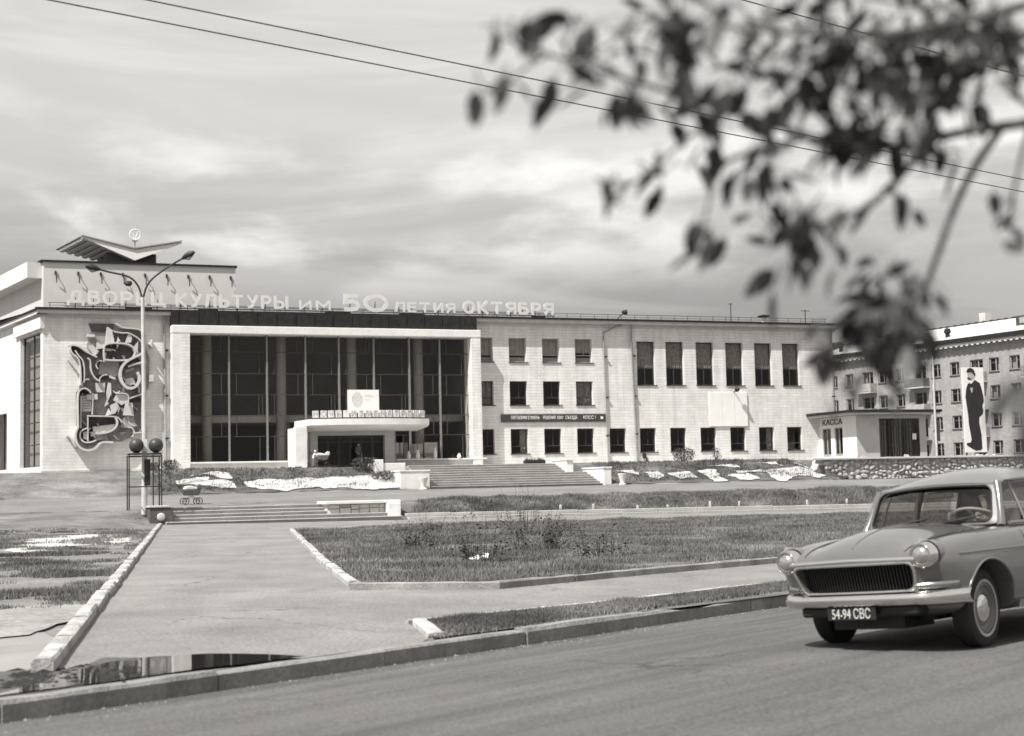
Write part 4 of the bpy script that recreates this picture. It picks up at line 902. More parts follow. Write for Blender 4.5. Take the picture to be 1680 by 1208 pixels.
for k in (0,1,3,4,6):
    x = 2.05+k*.45; mb = MB(); mb.grid([[(x+.36*i/6,-4.6+(.04 if i % 2 else 0),z) for i in range(7)] for z in (.2,3.0)]); mb.build('curtain', CURT, ka, recalc=False)
box_part('notice', WHITE, ka, 4.95, 5.3, -4.99, -4.97, 1.5, 1.95)
box_part('step', CONC, ka, -.9, 0, -4.2, -.1, -.2, .18, bevel=.02)
t = fthing('white_pole', 'plain white pole standing at the right corner of the ticket office', 'pole', 30.6, 6.3, 3.1)
mb = MB(); mb.tube([(0,0,-.1),(0,0,5.6)], [.09,.08], 10); mb.build('shaft', POLEW, t, smooth=50); box_part('box', FRAMEG, t, .12, .3, -.1, .1, 1.3, 2.9)
# ================================================================== rubble retaining wall
rw = fthing('retaining_wall', 'rubble stone retaining wall with concrete slab coping on the right', 'wall', 18.6, 9.0, 1.6)
mb = MB(); mb.prism([(0,.08,1.3),(3.2,.08,-.1),(28,.08,-.1),(28,.08,1.5),(0,.08,1.5)], (0,.28,0)); mb.build('core', M('wall_mortar', .30, .95, .2, 2), rw)
for k in range(9): box_part('coping_slab', CONC, rw, -.6+k*3.1, 2.46+k*3.1, -.22, .5, 1.5, 1.64+rng.uniform(-.01,.01), bevel=.015)
stm = []
for i in range(10):
    bm = bmesh.new(); bmesh.ops.create_icosphere(bm, subdivisions=1, radius=.5)
    for v in bm.verts: v.co = Vector((v.co.x*1.25, v.co.y*.55, v.co.z*.95))*rng.uniform(.82,1.12)
    me = bpy.data.meshes.new('stone'); bm.to_mesh(me); bm.free(); me.materials.append(STONE); stm.append(me)
x = 0.0
while x < 27.5:                                       # irregular columns of stones, each column heaped to its own rhythm
    wd = rng.uniform(.32,.75); z = rng.uniform(-.1,.05)
    while z < 1.4:
        h = rng.uniform(.18,.46)
        if z+h > 1.25-x*.42:
            n_ = 1 if wd < .5 or rng.random() < .5 else 2
            for q in range(n_):
                o = obj('stone', rng.choice(stm), rw); o.location = (x+wd*(q+.5)/n_+rng.uniform(-.06,.06), .08+rng.uniform(-.09,.04), z+h/2+rng.uniform(-.04,.04)); o.scale = (wd/n_*rng.uniform(.8,1.1), rng.uniform(.35,.6), h*rng.uniform(.95,1.15)); o.rotation_euler = (rng.uniform(-.3,.3), rng.uniform(-.6,.6), rng.uniform(-.2,.2))
        z += h
    x += wd
# ================================================================== tall painted board with a standing figure
bb = fthing('figure_board', 'tall white board painted with a standing man in dark suit and cap', 'billboard', 35.0, 4.0, 3.2)
box_part('board', WHITE, bb, -.02, 2.0, -.04, .04, .38, 7.0)
def bp_(x, y): return ((x-118)*.00965-.03+.02, -(y-975)*.0080+.38)
def fig(pts, mat, d, nm): mb = MB(); mb.prism([(bp_(*p)[0],-.045-d,bp_(*p)[1]) for p in pts], (0,d+.003,0)); mb.build(nm, mat, bb)
SUIT = M('painted_suit', .022, .7, .3, 3)
fig([(215,270),(240,272),(285,300),(300,350),(315,430),(318,480),(300,520),(308,570),(300,605),(265,635),(262,690),(278,800),(280,940),(262,955),(220,960),(190,945),(130,905),(132,885),(170,880),(180,850),(160,700),(158,620),(148,520),(140,440),(150,360),(168,310),(190,295)], SUIT, .012, 'suit')
fig([(170,200),(205,195),(238,215),(240,235),(228,262),(200,270),(175,268),(165,250),(172,235),(168,222)], M('painted_face', .40, .8, .2, 4), .014, 'face')
fig([(160,190),(175,160),(205,152),(232,170),(248,215),(240,238),(225,215),(205,195),(170,202)], SUIT, .02, 'cap')
fig([(172,242),(185,250),(205,262),(195,272),(174,268),(166,258)], SUIT, .018, 'beard')
fig([(185,300),(222,268),(232,275),(200,310)], WHITE, .02, 'collar'); fig([(188,350),(215,345),(212,380),(200,400)], M('painted_face', .4), .02, 'tie_highlight')
for x in (.2,1.8):
    mb = MB(); mb.tube([(x,.12,-.15),(x,.12,6.6)], .06, 6); mb.build('post', DARKM, bb)
# ================================================================== apartment block
EX, EY = .487, -.873
ap = empty('apartment_block', 'four-storey brick apartment block with pale tin roof behind the ticket office', 'building', (46,160,3.0), math.atan2(EY,EX))
# local x along the facade (to the right, nearer), facade faces local -y
S0, S1 = -26.0, 34.0
APW = brick_mat('apartment_brick', .36, .29, .5, .15, .012, .12)
wl_, bal = [], []
k = 0; s = S0+1.2
while s < S1-2:
    for f in range(4):
        zc = 1.0+f*2.88
        if k % 3 == 2: bal.append((s, zc, f))
        else: wl_.append((s, s+1.35, zc, zc+1.45))
    s += 2.75; k += 1
balr = [(s+.1, s+1.9, z-.75 if f else z-.9, z+1.45) for s, z, f in bal]
mb = MB(); wall_open(mb, (S0,0), (1,0), S1-S0, -1.5, 13.0, [(a-S0,b-S0,c,d) for a,b,c,d in wl_+balr], .25); mb.quad((S0,12,-1.5),(S0,0,-1.5),(S0,0,13),(S0,12,13)); mb.quad((S1,0,-1.5),(S1,12,-1.5),(S1,12,13),(S1,0,13)); mb.quad((S1,12,-1.5),(S0,12,-1.5),(S0,12,13),(S1,12,13))
mb.build('wall', APW, ap, recalc=False)
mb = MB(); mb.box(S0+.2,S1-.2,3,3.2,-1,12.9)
for z in (2.2,5.1,8.0,10.9): mb.box(S0+.2,S1-.2,.3,3,z-.35,z-.2)
mb.build('interior', INT, ap)
def ap_win(a, b, c, d):
    mb = MB(); mb.box(a,a+.09,.14,.22,c,d); mb.box(b-.09,b,.14,.22,c,d); mb.box(a+.09,b-.09,.14,.22,d-.09,d); mb.box(a+.09,b-.09,.14,.22,c,c+.09); x = a+(b-a)*.6; mb.box(x-.05,x+.05,.14,.22,c+.09,d-.09)
    w = mb.build('window', FRAMEW, ap); g = MB(); g.quad((a,.18,c),(b,.18,c),(b,.18,d),(a,.18,d)); g.build('pane', GLASS, w, recalc=False)
    if rng.random() < .5:
        g = MB(); x0 = a+.05 if rng.random() < .5 else b-.5; g.quad((x0,.4,c),(x0+.45,.4,c),(x0+.45,.4,d),(x0,.4,d)); g.build('curtain', BLIND, w, recalc=False)
    g = MB(); g.box(a-.06,b+.06,-.1,.14,c-.07,c); g.build('sill', FRAMEG, w)
for r in wl_: ap_win(*r)
for r in balr: ap_win(*r)
for s, z, f in bal:
    if f == 0: continue
    zb = z-.9; mb = MB(); mb.box(s-.45,s+2.45,-1.0,0,zb-.14,zb); b_ = mb.build('balcony', CONC, ap)
    kind = rng.random()
    if kind < .55:
        mb = MB(); mb.box(s-.42,s+2.42,-.98,-.93,zb+.05,zb+.95); mb.box(s-.42,s-.37,-.93,0,zb+.05,zb+.95); mb.box(s+2.37,s+2.42,-.93,0,zb+.05,zb+.95); mb.build('panel_railing', M('balcony_panel_%d' % int(kind*6), .12+.5*kind, .8, .2, 2), b_)
    else:
        mb = MB()
        for i in range(15): mb.tube([(s-.4+i*.2,-.95,zb),(s-.4+i*.2,-.95,zb+.95)], .018, 4)
        mb.tube([(s-.42,-.95,zb+.95),(s+2.42,-.95,zb+.95)], .03, 5); mb.build('bar_railing', DARKM, b_)
mb = MB(); mb.box(S0-.5,S1+.5,-.7,.3,12.75,13.0); mb.build('eave_soffit', CORN, ap)
mb = MB(); mb.box(S0-.6,S1+.6,-.85,.2,13.0,13.5); mb.build('eave', FASCIA, ap)
dme = MB(); dme.box(0,.35,-.66,-.62,12.6,12.75); dme = dme.mesh('dentil', RENDER)
for i in range(80): obj('dentil', dme, ap).location = (S0+.2+i*.75, 0, 0)
mb = MB(); mb.add([(S0-.6,-.8,13.5),(S1+.6,-.8,13.5),(S1+.6,6.2,15.75),(S0-.6,6.2,15.75),(S0-.6,13,13.4),(S1+.6,13,13.4)], [(0,1,2,3),(3,2,5,4),(0,3,4),(1,5,2)]); rf = mb.build('roof', TINR, ap)
for i in range(44):
    x = S0+i*1.38; a = Vector((x,-.8,13.52)); b = Vector((x,6.2,15.77)); mb = MB(); mb.tube([a,b], .025, 4); mb.build('roof_seam', TINR, rf)
mb = MB(); mb.tube([(S0-.6,6.2,15.78),(S1+.6,6.2,15.78)], .09, 6); 
for i in range(56): mb.box(S0+i*1.07,S0+i*1.07+.4,6.05,6.35,15.72,15.9)
mb.build('ridge', FASCIA, rf)
def dormer(x):
    mb = MB(); mb.add([(x,1.6,14.25),(x+1.9,1.6,14.25),(x+1.9,1.6,15.3),(x,1.6,15.3),(x,5.2,15.4),(x+1.9,5.2,15.4)], [(0,1,2,3),(3,2,5,4),(0,3,4),(1,5,2)]); d = mb.build('dormer', M('dark_dormer', .05, .8, .3, 2), rf); g = MB(); g.box(x+.5,x+1.4,1.56,1.6,14.5,15.1); g.build('shutter', GREYP, d)
for x in (-20,-8.5,10.6,22): dormer(x)
for x in (2.0,-15): 
    mb = MB(); mb.lathe([(.25,0),(.25,.5),(.4,.6),(.3,1.0),(0,1.1)], 10, (x,.6,13.85)); mb.build('vent', FASCIA, rf, smooth=50)
for x in (1.0,14.5,-14): 
    mb = MB(); mb.box(x,x+.9,6.6,7.5,15.2,16.9); mb.build('chimney', CORN, rf)
dm = MB(); dm.tube([(.35,-.12,12.9),(.35,-.12,-1)], .09, 6); dm.tube([(17.1,-.12,12.9),(17.1,-.12,-1)], .09, 6); dm.build('downpipe', RENDER2, ap)
def ap_mast(label, s, y, z, h, l):
    p = Vector((46+EX*s-EY*y, 160+EY*s+EX*y, 3+z)); t = empty('antenna', label, 'antenna', p, math.atan2(EY,EX)); mb = MB(); mb.tube([(0,0,0),(0,0,h)], .05, 6); mb.build('mast', DARKM, t); mb = MB(); mb.tube([(-l/2,-l*.3,h-.05),(l/2,l*.3,h-.05)], .04, 5); mb.build('crossbar', DARKM, t)
    mb = MB(); mb.tube([(-l/4,0,h-.4),(l/4,0,h-.4)], .03, 5); mb.build('crossbar', DARKM, t)
ap_mast('tall thin antenna on the apartment roof at the right edge', 10.7, 6.4, 15.7, 4.3, 1.1)
ap_mast('short thin antenna on the apartment roof above the dormer', -17, 6.4, 15.7, 2.6, .9)

# ================================================================== street lamp, ball stand, prams, wires
lp = fthing('street_lamp', 'tall white lamp post with two curved arms beside the lower steps', 'street lamp', -29.35, 23.6, .95)
mb = MB(); mb.tube([(0,0,-.2),(0.02,0,4),(-.05,0,10.2),(-.06,0,10.6)], [.15,.125,.09,.08], 12); mb.build('pole', POLEW, lp, smooth=50)
def arm(pts, nm):
    P_ = [Vector(p) for p in pts]
    for _ in range(2):
        q = [P_[0]]
        for a, b in zip(P_, P_[1:]): q += [a.lerp(b,.25), a.lerp(b,.75)]
        q.append(P_[-1]); P_ = q
    mb = MB(); mb.tube(P_, .05, 8); return mb.build(nm, FRAMEG, lp, smooth=50), P_
for pts, s in (([(-.07,0,10.5),(-.25,0,11.2),(-.7,0,11.65),(-1.6,0,11.8),(-2.2,0,11.95)], -1), ([(-.05,0,10.5),(.15,-.2,11.3),(.8,-.6,11.85),(1.35,-1.0,12.2),(1.8,-1.3,12.45)], 1)):
    a, P_ = arm(pts, 'arm'); e = P_[-1]; d = (P_[-1]-P_[-3]).normalized()
    mb = MB(); mb.tube([e-d*.1, e+d*.12, e+d*.4, e+d*.62], [.06,.15,.17,.07], 10); h = mb.build('lamp_head', DARKM, a, smooth=50)
    mb = MB(); mb.tube([e+d*.1-Vector((0,0,.1)), e+d*.3-Vector((0,0,.17)), e+d*.52-Vector((0,0,.1))], [.06,.1,.05], 8); mb.build('lens', GREYP, h, smooth=50)
mb = MB(); mb.lathe([(0,.05),(.16,.03),(.2,-.1),(.12,-.2),(0,-.22)], 12, (-.75,0,11.35)); mb.build('bell', DARKM, lp, smooth=50)
box_part('fuse_box', DARKM, lp, -.02, .26, -.32, -.14, 1.2, 2.5, bevel=.02)
box_part('plate', M('number_plate', .72, .6, .05, 3), lp, -.12, .12, -.2, -.17, 2.9, 3.5)
cg = fthing('ball_stand', 'black pipe stand carrying two dark balls around the lamp post', 'stand', -30.15, 24.3, 1.05)
mb = MB()
for x in (0,1.15,1.55):
    for y in ((0,.9) if x != 1.15 else (0,)):
        mb2 = MB(); mb2.tube([(x,y,-.1),(x,y,2.6)], .035, 6); mb2.build('leg', DARKM, cg)
for z in (1.05,2.55,2.66):
    mb = MB(); mb.tube([(0,0,z),(1.55,0,z),(1.55,.9,z),(0,.9,z),(0,0,z)], .032, 6); mb.build('rail', DARKM, cg)
for x in (.38,1.32):
    mb = MB(); mb.lathe([(.0,2.62),(.26,2.62),(.27,2.7),(.1,2.74),(.1,2.8)], 14, (x,.3,0)); mb.build('cup', DARKM, cg, smooth=40)
    mb = MB(); mb.lathe([(max(.0,.36*math.sin(i*math.pi/14)),3.08-.36*math.cos(i*math.pi/14)) for i in range(15)], 22, (x,.3,0)); mb.build('ball', M('dark_ball', .05, .45, .2, 3), cg, smooth=60)
def pram(label, u, w, rz, lid):
    t = empty('pram', label, 'pram', fr(u, w, hz(u, w, True)), FROT+rz); t.scale = (1,1,1)
    mb = MB(); prof = [(-.42,.62),(-.36,.48),(.34,.48),(.44,.62),(.46,.78),(-.44,.78)]; mb.prism([(x,-.22,z) for x, z in prof], (0,.44,0)); mb.build('basket', M('pram_cloth', .09, .8, .15, 5), t, bevel=.03)
    mb = MB(); mb.prism([(-.40,-.23,.8),(.30,-.23,.8),(.26,-.23,.9),(-.1,-.23,.98),(-.3,-.23,.95)], (0,.46,0)); mb.build('cover', M('pram_cover', .66, .8, .1, 5), t, bevel=.03)
    mb = MB(); mb.prism([(.2,-.23,.8),(.5,-.23,.78),(.56,-.23,.98),(.44,-.23,1.08),(.25,-.23,1.0)], (0,.46,0)); mb.build('hood', M(lid, .12 if lid == 'dark_hood' else .6, .8, .1, 4), t, bevel=.04)
    for y in (-.2,.2):
        mb = MB(); mb.tube([(-.38,y,.6),(-.62,y,.95),(-.76,y,1.05)], .018, 6); mb.build('handle_bar', DARKM, t)
        mb = MB(); mb.tube([(-.36,y,.18),(.0,y,.46),(.36,y,.18)], .016, 6); mb.build('frame', DARKM, t)
    mb = MB(); mb.tube([(-.76,-.2,1.05),(-.76,.2,1.05)], .02, 6); mb.build('grip', DARKM, t)
    for x in (-.36,.36):
        for y in (-.25,.25):
            mb = MB(); mb.tube([(x+.17*math.cos(i*math.pi/8), y, .18+.17*math.sin(i*math.pi/8)) for i in range(17)], .022, 6, cap=False); mb.tube([(x-.16,y,.18),(x+.16,y,.18)], .008, 4); mb.tube([(x,y,.02),(x,y,.34)], .008, 4); mb.build('wheel', DARKM, t)
    return t
pram('grey pram with white cover left alone at the top of the lower steps', -26.5, 19.7, .15, 'dark_hood')
pram('pale pram parked by the white wall left of the entrance doors', -15.9, 4.3, -.2, 'pale_hood')
def wire(a, b, label, sag, r=.011):
    a, b = Vector(a), Vector(b); mb = MB(); mb.tube([a.lerp(b, i/40)-Vector((0,0,sag*4*(i/40)*(1-i/40))) for i in range(41)], r, 6); o = mb.build('overhead_wire', M('weathered_wire', .07, .7, .1, 3))
    tag(o, label, 'wire')
dW = Vector((13.49, 10.97, 0)).normalized()
wire(Vector((-4.51,14.17,6.5))-dW*14, Vector((8.98,25.14,6.5))+dW*14, 'lower of the two long overhead wires crossing the sky', .0, .0075)
dW2 = Vector((8.62+3.56, 24.09-14.23, 0)).normalized()
wire(Vector((-3.56,14.23,6.5))-dW2*14, Vector((8.62,24.09,6.5))+dW2*14, 'upper of the two long overhead wires crossing the sky', .0, .0075)
wire((1.2,16.5,7.6), (16,28,7.55), 'short faint wire at the top right behind the leaves', .0, .008)
# ================================================================== the sedan
PAINT = M('grey_car_paint', .11, .25, .08, 1.5, coat=1.0, spec=.5)
PAINTD = PAINT
CHROME = M('chrome', .75, .06, 0, metal=1.0)
CHROMED = M('dull_chrome', .40, .25, .1, 3, metal=1.0)
TYRE = M('tyre_rubber', .022, .8, .2, 8, bump=.3, bscale=60)
CABIN = M('cabin_trim', .05, .8, .2, 4)
SEATM = M('seat_cloth', .16, .9, .2, 5)
LENS = M('headlamp_lens', .55, .16, .3, 14, metal=.9, coat=1.0)
RUBBER = M('black_rubber', .015, .6, .1, 5)
CAR_D = 3.67
car = empty('sedan_car', 'grey rounded vintage sedan with chrome grille driving along the road', 'car', (3.49, 13.34, .07), R(-135))
car.rotation_euler = (math.atan(.03), 0, R(-135))
ROLLB = R(2.1); RC0 = .35
def bodypart(o):
    o.rotation_euler = (ROLLB, 0, 0); o.location = (0, RC0*math.sin(ROLLB), RC0-RC0*math.cos(ROLLB)); return o
def cpart(mb, name, mat, **k): return bodypart(mb.build(name, mat, car, **k))
# stations: x, bottom z, then half-section (y,z) from sill to centre line
ST = [
 (.83, .46, [(.40,.46),(.50,.52),(.54,.60),(.54,.67),(.52,.72),(.44,.755),(.34,.76),(.18,.77),(0,.775)]),
 (.78, .39, [(.64,.39),(.72,.46),(.75,.58),(.75,.69),(.72,.775),(.63,.845),(.47,.815),(.26,.87),(0,.885)]),
 (.62, .30, [(.76,.31),(.83,.42),(.85,.58),(.85,.74),(.81,.865),(.69,.935),(.51,.875),(.28,.955),(0,.975)]),
 (.30, .27, [(.80,.28),(.88,.42),(.895,.60),(.885,.77),(.84,.91),(.71,.985),(.54,.92),(.30,1.03),(0,1.052)]),
 (.0, .26, [(.81,.27),(.89,.42),(.90,.62),(.89,.79),(.84,.935),(.72,1.0),(.56,.942),(.31,1.055),(0,1.08)]),
 (-.35, .25, [(.81,.26),(.89,.42),(.90,.62),(.89,.80),(.845,.95),(.74,1.005),(.58,.97),(.31,1.062),(0,1.085)]),
 (-.66, .25, [(.81,.26),(.89,.42),(.90,.62),(.89,.81),(.85,.965),(.74,1.01),(.60,1.01),(.30,1.055),(0,1.068)]),
 (-1.1, .25, [(.81,.26),(.89,.42),(.90,.62),(.89,.82),(.855,.975),(.76,1.02),(.62,1.02),(.31,1.02),(0,1.02)]),
 (-1.8, .25, [(.81,.26),(.89,.42),(.90,.62),(.89,.83),(.86,.98),(.76,1.02),(.62,1.02),(.31,1.02),(0,1.02)]),
 (-2.4, .26, [(.81,.27),(.89,.42),(.90,.62),(.89,.83),(.85,.98),(.75,1.03),(.60,1.03),(.30,1.03),(0,1.03)]),
 (-2.9, .27, [(.80,.28),(.88,.42),(.89,.62),(.88,.83),(.83,.96),(.72,1.01),(.58,1.01),(.29,1.04),(0,1.05)]),
 (-3.4, .30, [(.76,.31),(.84,.44),(.86,.62),(.85,.80),(.79,.92),(.68,.96),(.54,.94),(.27,.97),(0,.98)]),
 (-3.78, .36, [(.68,.37),(.76,.46),(.79,.62),(.78,.76),(.72,.86),(.62,.89),(.48,.84),(.24,.86),(0,.87)]),
 (-3.92, .42, [(.5,.43),(.6,.5),(.64,.6),(.63,.7),(.58,.78),(.5,.8),(.4,.78),(.2,.79),(0,.8)]),
]
mb = MB(); rows = []
for x, zb, sec in ST:
    half = [(x, 0, zb), (x, sec[0][0]*.6, zb)]+[(x, y, z) for y, z in sec]
    rows.append(half+[(a, -b, c) for a, b, c in reversed(half[1:-1])])
def undercut(p):
    x, y, z = p                                       # the nose leans back below the bonnet lip
    k = clamp((x-.25)/.5, 0, 1)
    s_ = clamp((abs(y)-.5)/.16, 0, 1); s_ = s_*s_*(3-2*s_)      # hollow under each headlamp
    k2 = clamp((x-.45)/.3, 0, 1)
    return (x-k*max(0, .72-z)*.22-k2*s_*min(.12, max(0, .745-z)*.9), y, z)
rows = [[undercut(p) for p in r] for r in rows]
n = len(rows[0]); vs_ = [p for r in rows for p in r]
fs_ = [(i*n+j, i*n+(j+1) % n, (i+1)*n+(j+1) % n, (i+1)*n+j) for i in range(len(rows)-1) for j in range(n)]
fs_ += [tuple(range(n)), tuple((len(rows)-1)*n+j for j in range(n))]
mb.add(vs_, fs_); bme = mb.mesh('body', PAINT)
bo = bpy.data.objects.new('tmp', bme); COL.objects.link(bo)
ss = bo.modifiers.new('s', 'SUBSURF'); ss.levels = 3; ss.render_levels = 3
cuts = []
def cutter(me):
    c = bpy.data.objects.new('cut', me); COL.objects.link(c); cuts.append(c)
    b = bo.modifiers.new('b', 'BOOLEAN'); b.object = c; b.operation = 'DIFFERENCE'; b.solver = 'EXACT'
for ax in (0, -2.7):
    for sd in (-1, 1):
        c = MB(); pr = []
        for i in range(28):
            a = 2*math.pi*i/28; pr.append((ax+.40*math.cos(a), .34+.385*math.sin(a)*(1 if math.sin(a) > 0 else 1.6)))
        c.prism([(x, sd*.52, z) for x, z in pr], (0, sd*.6, 0)); cutter(c.mesh('cut', CABIN))
c = MB(); c.box(-2.45, -.95, -.66, .66, .45, 1.3); cutter(c.mesh('cut', CABIN))          # passenger space
c = MB(); c.prism([(.5,-.53,.742),(.5,.53,.742),(.5,.575,.72),(.5,.572,.66),(.5,.552,.58),(.5,.53,.54),(.5,.49,.525),(.5,-.49,.525),(.5,-.53,.54),(.5,-.552,.58),(.5,-.572,.66),(.5,-.575,.72)], (.6,0,0)); cutter(c.mesh('cut', BLACK))  # grille mouth
dg = bpy.context.evaluated_depsgraph_get(); me = bpy.data.meshes.new_from_object(bo.evaluated_get(dg))
for c in cuts+[bo]: bpy.data.objects.remove(c)
me.polygons.foreach_set('use_smooth', [True]*len(me.polygons)); me.set_sharp_from_angle(angle=R(38)); me.name = 'body'
print('body faces', len(me.polygons), [m_.name for m_ in me.materials])
body = bodypart(obj('body', me, car))
from mathutils.bvhtree import BVHTree
_bv = BVHTree.FromPolygons([v.co.copy() for v in me.vertices], [tuple(p.vertices) for p in me.polygons])
def onx(y, z, d=.006, dflt=.75):
    h = _bv.ray_cast(Vector((1.5, y, z)), Vector((-1,0,0))); return (h[0].x if h[0] and h[0].x > .4 else dflt)+d
def ony(x, z, sd, d=.004):
    h = _bv.ray_cast(Vector((x, sd*1.5, z)), Vector((0,-sd,0))); return (h[0].y if h[0] and abs(h[0].y) > .6 else sd*.86)+sd*d
def onz(x, y, d=.002):
    h = _bv.ray_cast(Vector((x, y, 1.6)), Vector((0,0,-1))); return (h[0].z if h[0] and h[0].z > .6 else .95)+d
# side mouldings, sills, door gaps, handles, bonnet gaps: all laid on the surface
for sd in (-1, 1):
    mb = MB(); mb.tube([(x, ony(x, .80+.012*(.5-x), sd, .002), .80+.012*(.5-x)) for x in [.46-.12*i for i in range(29)]], .009, 6); mb.build('side_moulding', CHROMED, body, smooth=60)
    mb = MB(); mb.prism([(-.48,sd*.80,.28),(-2.25,sd*.80,.28),(-2.25,sd*.80,.35),(-.48,sd*.80,.35)], (0,sd*.085,0)); mb.build('sill', PAINTD, body)
    for x in (-.72,-1.68,-2.36):
        mb = MB(); mb.tube([(x, ony(x, z, sd, .001), z) for z in [.96-.06*i for i in range(12)]], .005, 4); mb.build('door_gap', RUBBER, body)
    y_ = ony(-1.5,.885,sd); mb = MB(); mb.tube([(-1.46,y_,.885),(-1.48,y_+sd*.03,.89),(-1.60,y_+sd*.03,.89),(-1.62,y_,.885)], .013, 6); mb.build('door_handle', CHROME, body, smooth=60)
    mb = MB(); mb.tube([(x, sd*y, onz(x, sd*y)) for x, y in [(.74-.07*i, .50+.009*i) for i in range(20)]], .005, 4); mb.build('bonnet_gap', RUBBER, body)
    for ax in (0, -2.7):
        mb = MB(); mb.tube([(ax+.412*math.cos(a_), ony(ax+.412*math.cos(a_), .34+.395*math.sin(a_), sd, .0), .34+.395*math.sin(a_)) for a_ in [math.pi*(.02+.96*i/24) for i in range(25)]], .011, 6); mb.build('arch_lip', PAINT, body, smooth=60)
mb = MB(); mb.tube([(x, 0, onz(x, 0)) for x in [.74-.07*i for i in range(20)]], .006, 6); mb.build('bonnet_ridge', PAINT, body, smooth=60)
# plates over the wing tops: scoop at the windscreen foot
mb = MB(); mb.box(-.62,-.52,-.36,.36,1.058,1.064); mb.build('cowl_vent', RUBBER, body)
# ---- grille
gr = MB(); fr_o = [(-.53,.755),(.53,.755),(.575,.745),(.595,.715),(.59,.67),(.57,.58),(.55,.535),(.50,.512),(-.50,.512),(-.55,.535),(-.57,.58),(-.59,.67),(-.595,.715),(-.575,.745)]
pts = [(.775-.10*abs(y/.6)**2.5, y, z) for y, z in fr_o]
dens = []
for a, b in zip(pts, pts[1:]+pts[:1]):
    for i in range(8):
        y = lerp(a[1], b[1], i/8); z = lerp(a[2], b[2], i/8); dens.append((onx(y*1.03, z+(.02 if z > .7 else -.02 if z < .56 else 0), .004), y, z))
gr.tube(dens+[dens[0]], .015, 8, cap=False); grill = cpart(gr, 'grille_surround', CHROME, smooth=60)
mb = MB()
for i in range(37):
    y = -.54+i*.03; x = .745-.07*abs(y/.6)**2.5; mb.prism([(x,y-.006,.74),(x,y+.006,.74),(x-.05,y+.006,.505),(x-.05,y-.006,.505)], (-.03,0,0))
mb.build('grille_bars', M('grille_bar', .012, .6, .1, 4), grill)
mb = MB(); mb.grid([[(.67-.07*abs(y/.6)**2.5-max(0,.74-z)*.22, y, z) for y in [-.57+.057*i for i in range(21)]] for z in (.5,.75)]); mb.build('grille_back', BLACK, grill, recalc=False)
mb = MB(); mb.tube([(onx(y, .79, .008), y, .787-.010*abs(y/.6)) for y in [-.62+.062*i for i in range(21)]], .024, 8); mb.build('brow_moulding', CHROME, grill, smooth=60)
# ---- headlamps
for sd in (-1, 1):
    mb = MB(); o_ = (.0, sd*.675, .805)
    mb.lathe([(.104,.50),(.112,.62),(.115,.72),(.110,.775),(.098,.80),(.088,.79),(.082,.765)], 26, o_, 'x'); h = cpart(mb, 'headlamp', CHROME, smooth=50)
    mb = MB(); mb.lathe([(.086,.778),(.072,.80),(.05,.815),(.025,.822),(0,.824)], 24, o_, 'x'); mb.build('lens', LENS, h, smooth=60)
    mb = MB(); mb.lathe([(.116,.42),(.126,.55),(.128,.62),(.122,.68)], 24, o_, 'x'); mb.build('pod', PAINT, h, smooth=60)
    mb = MB(); mb.tube([(.66,sd*.675,.925),(.76,sd*.675,.930),(.80,sd*.675,.905)], [.012,.018,.006], 8); mb.build('peak', CHROME, h, smooth=60)
    mb = MB(); prf = [(onx(sd*yy, .55, .012), sd*yy, .55+.02*(yy-.58)) for yy in (.58,.64,.70,.75)]+[(.50, ony(.50,.56,sd,.0), .56)]
    mb.tube(prf, [.028,.036,.038,.036,.022], 10); s = cpart(mb, 'side_lamp', CHROMED, smooth=60)
    mb = MB(); mb.lathe([(.035,0),(.028,.02),(0,.03)], 12, (.70,sd*.64,.55), 'x'); mb.build('lens', LENS, s, smooth=60)
# ---- bumper
def bumper(xc, sgn, name):
    secs = []; N_ = 24
    for i in range(N_+1):
        y = -.92+1.84*i/N_; q = abs(y/.92); x = xc-sgn*(.10*q**2+.34*q**9)
        y2 = y*(1-.03*q**8)
        prof = [(-.11,-.072),(-.05,-.085),(-.01,-.072),(.018,-.045),(.03,-.015),(.03,.012),(.018,.042),(-.005,.062),(-.04,.070),(-.09,.066)]
        secs.append([(x+sgn*a, y2, .455+b*.8) for a, b in prof])
    mb = MB(); mb.grid(secs); b = cpart(mb, name, CHROME, smooth=45)
    return b
fb = bumper(.83, 1, 'front_bumper'); bumper(-3.98, -1, 'rear_bumper')
mb = MB(); mb.box(.56,.76,-.58,.58,.31,.40); cpart(mb, 'valance', BLACK, bevel=.02)
mb = MB(); mb.box(.80,.817,-.27,.21,.285,.395); pl = cpart(mb, 'number_plate', BLACK)
me = text_mesh('54-94 СВС', .12, .003, M('plate_white', .5, .6, .03, 4), 0, 'CENTER')
mx_ = max(v.co.x for v in me.vertices)
for v in me.vertices: v.co = (.821-v.co.y*1.0, v.co.x*.19/mx_-.03, v.co.z+.298)
o = obj('lettering', me, pl)
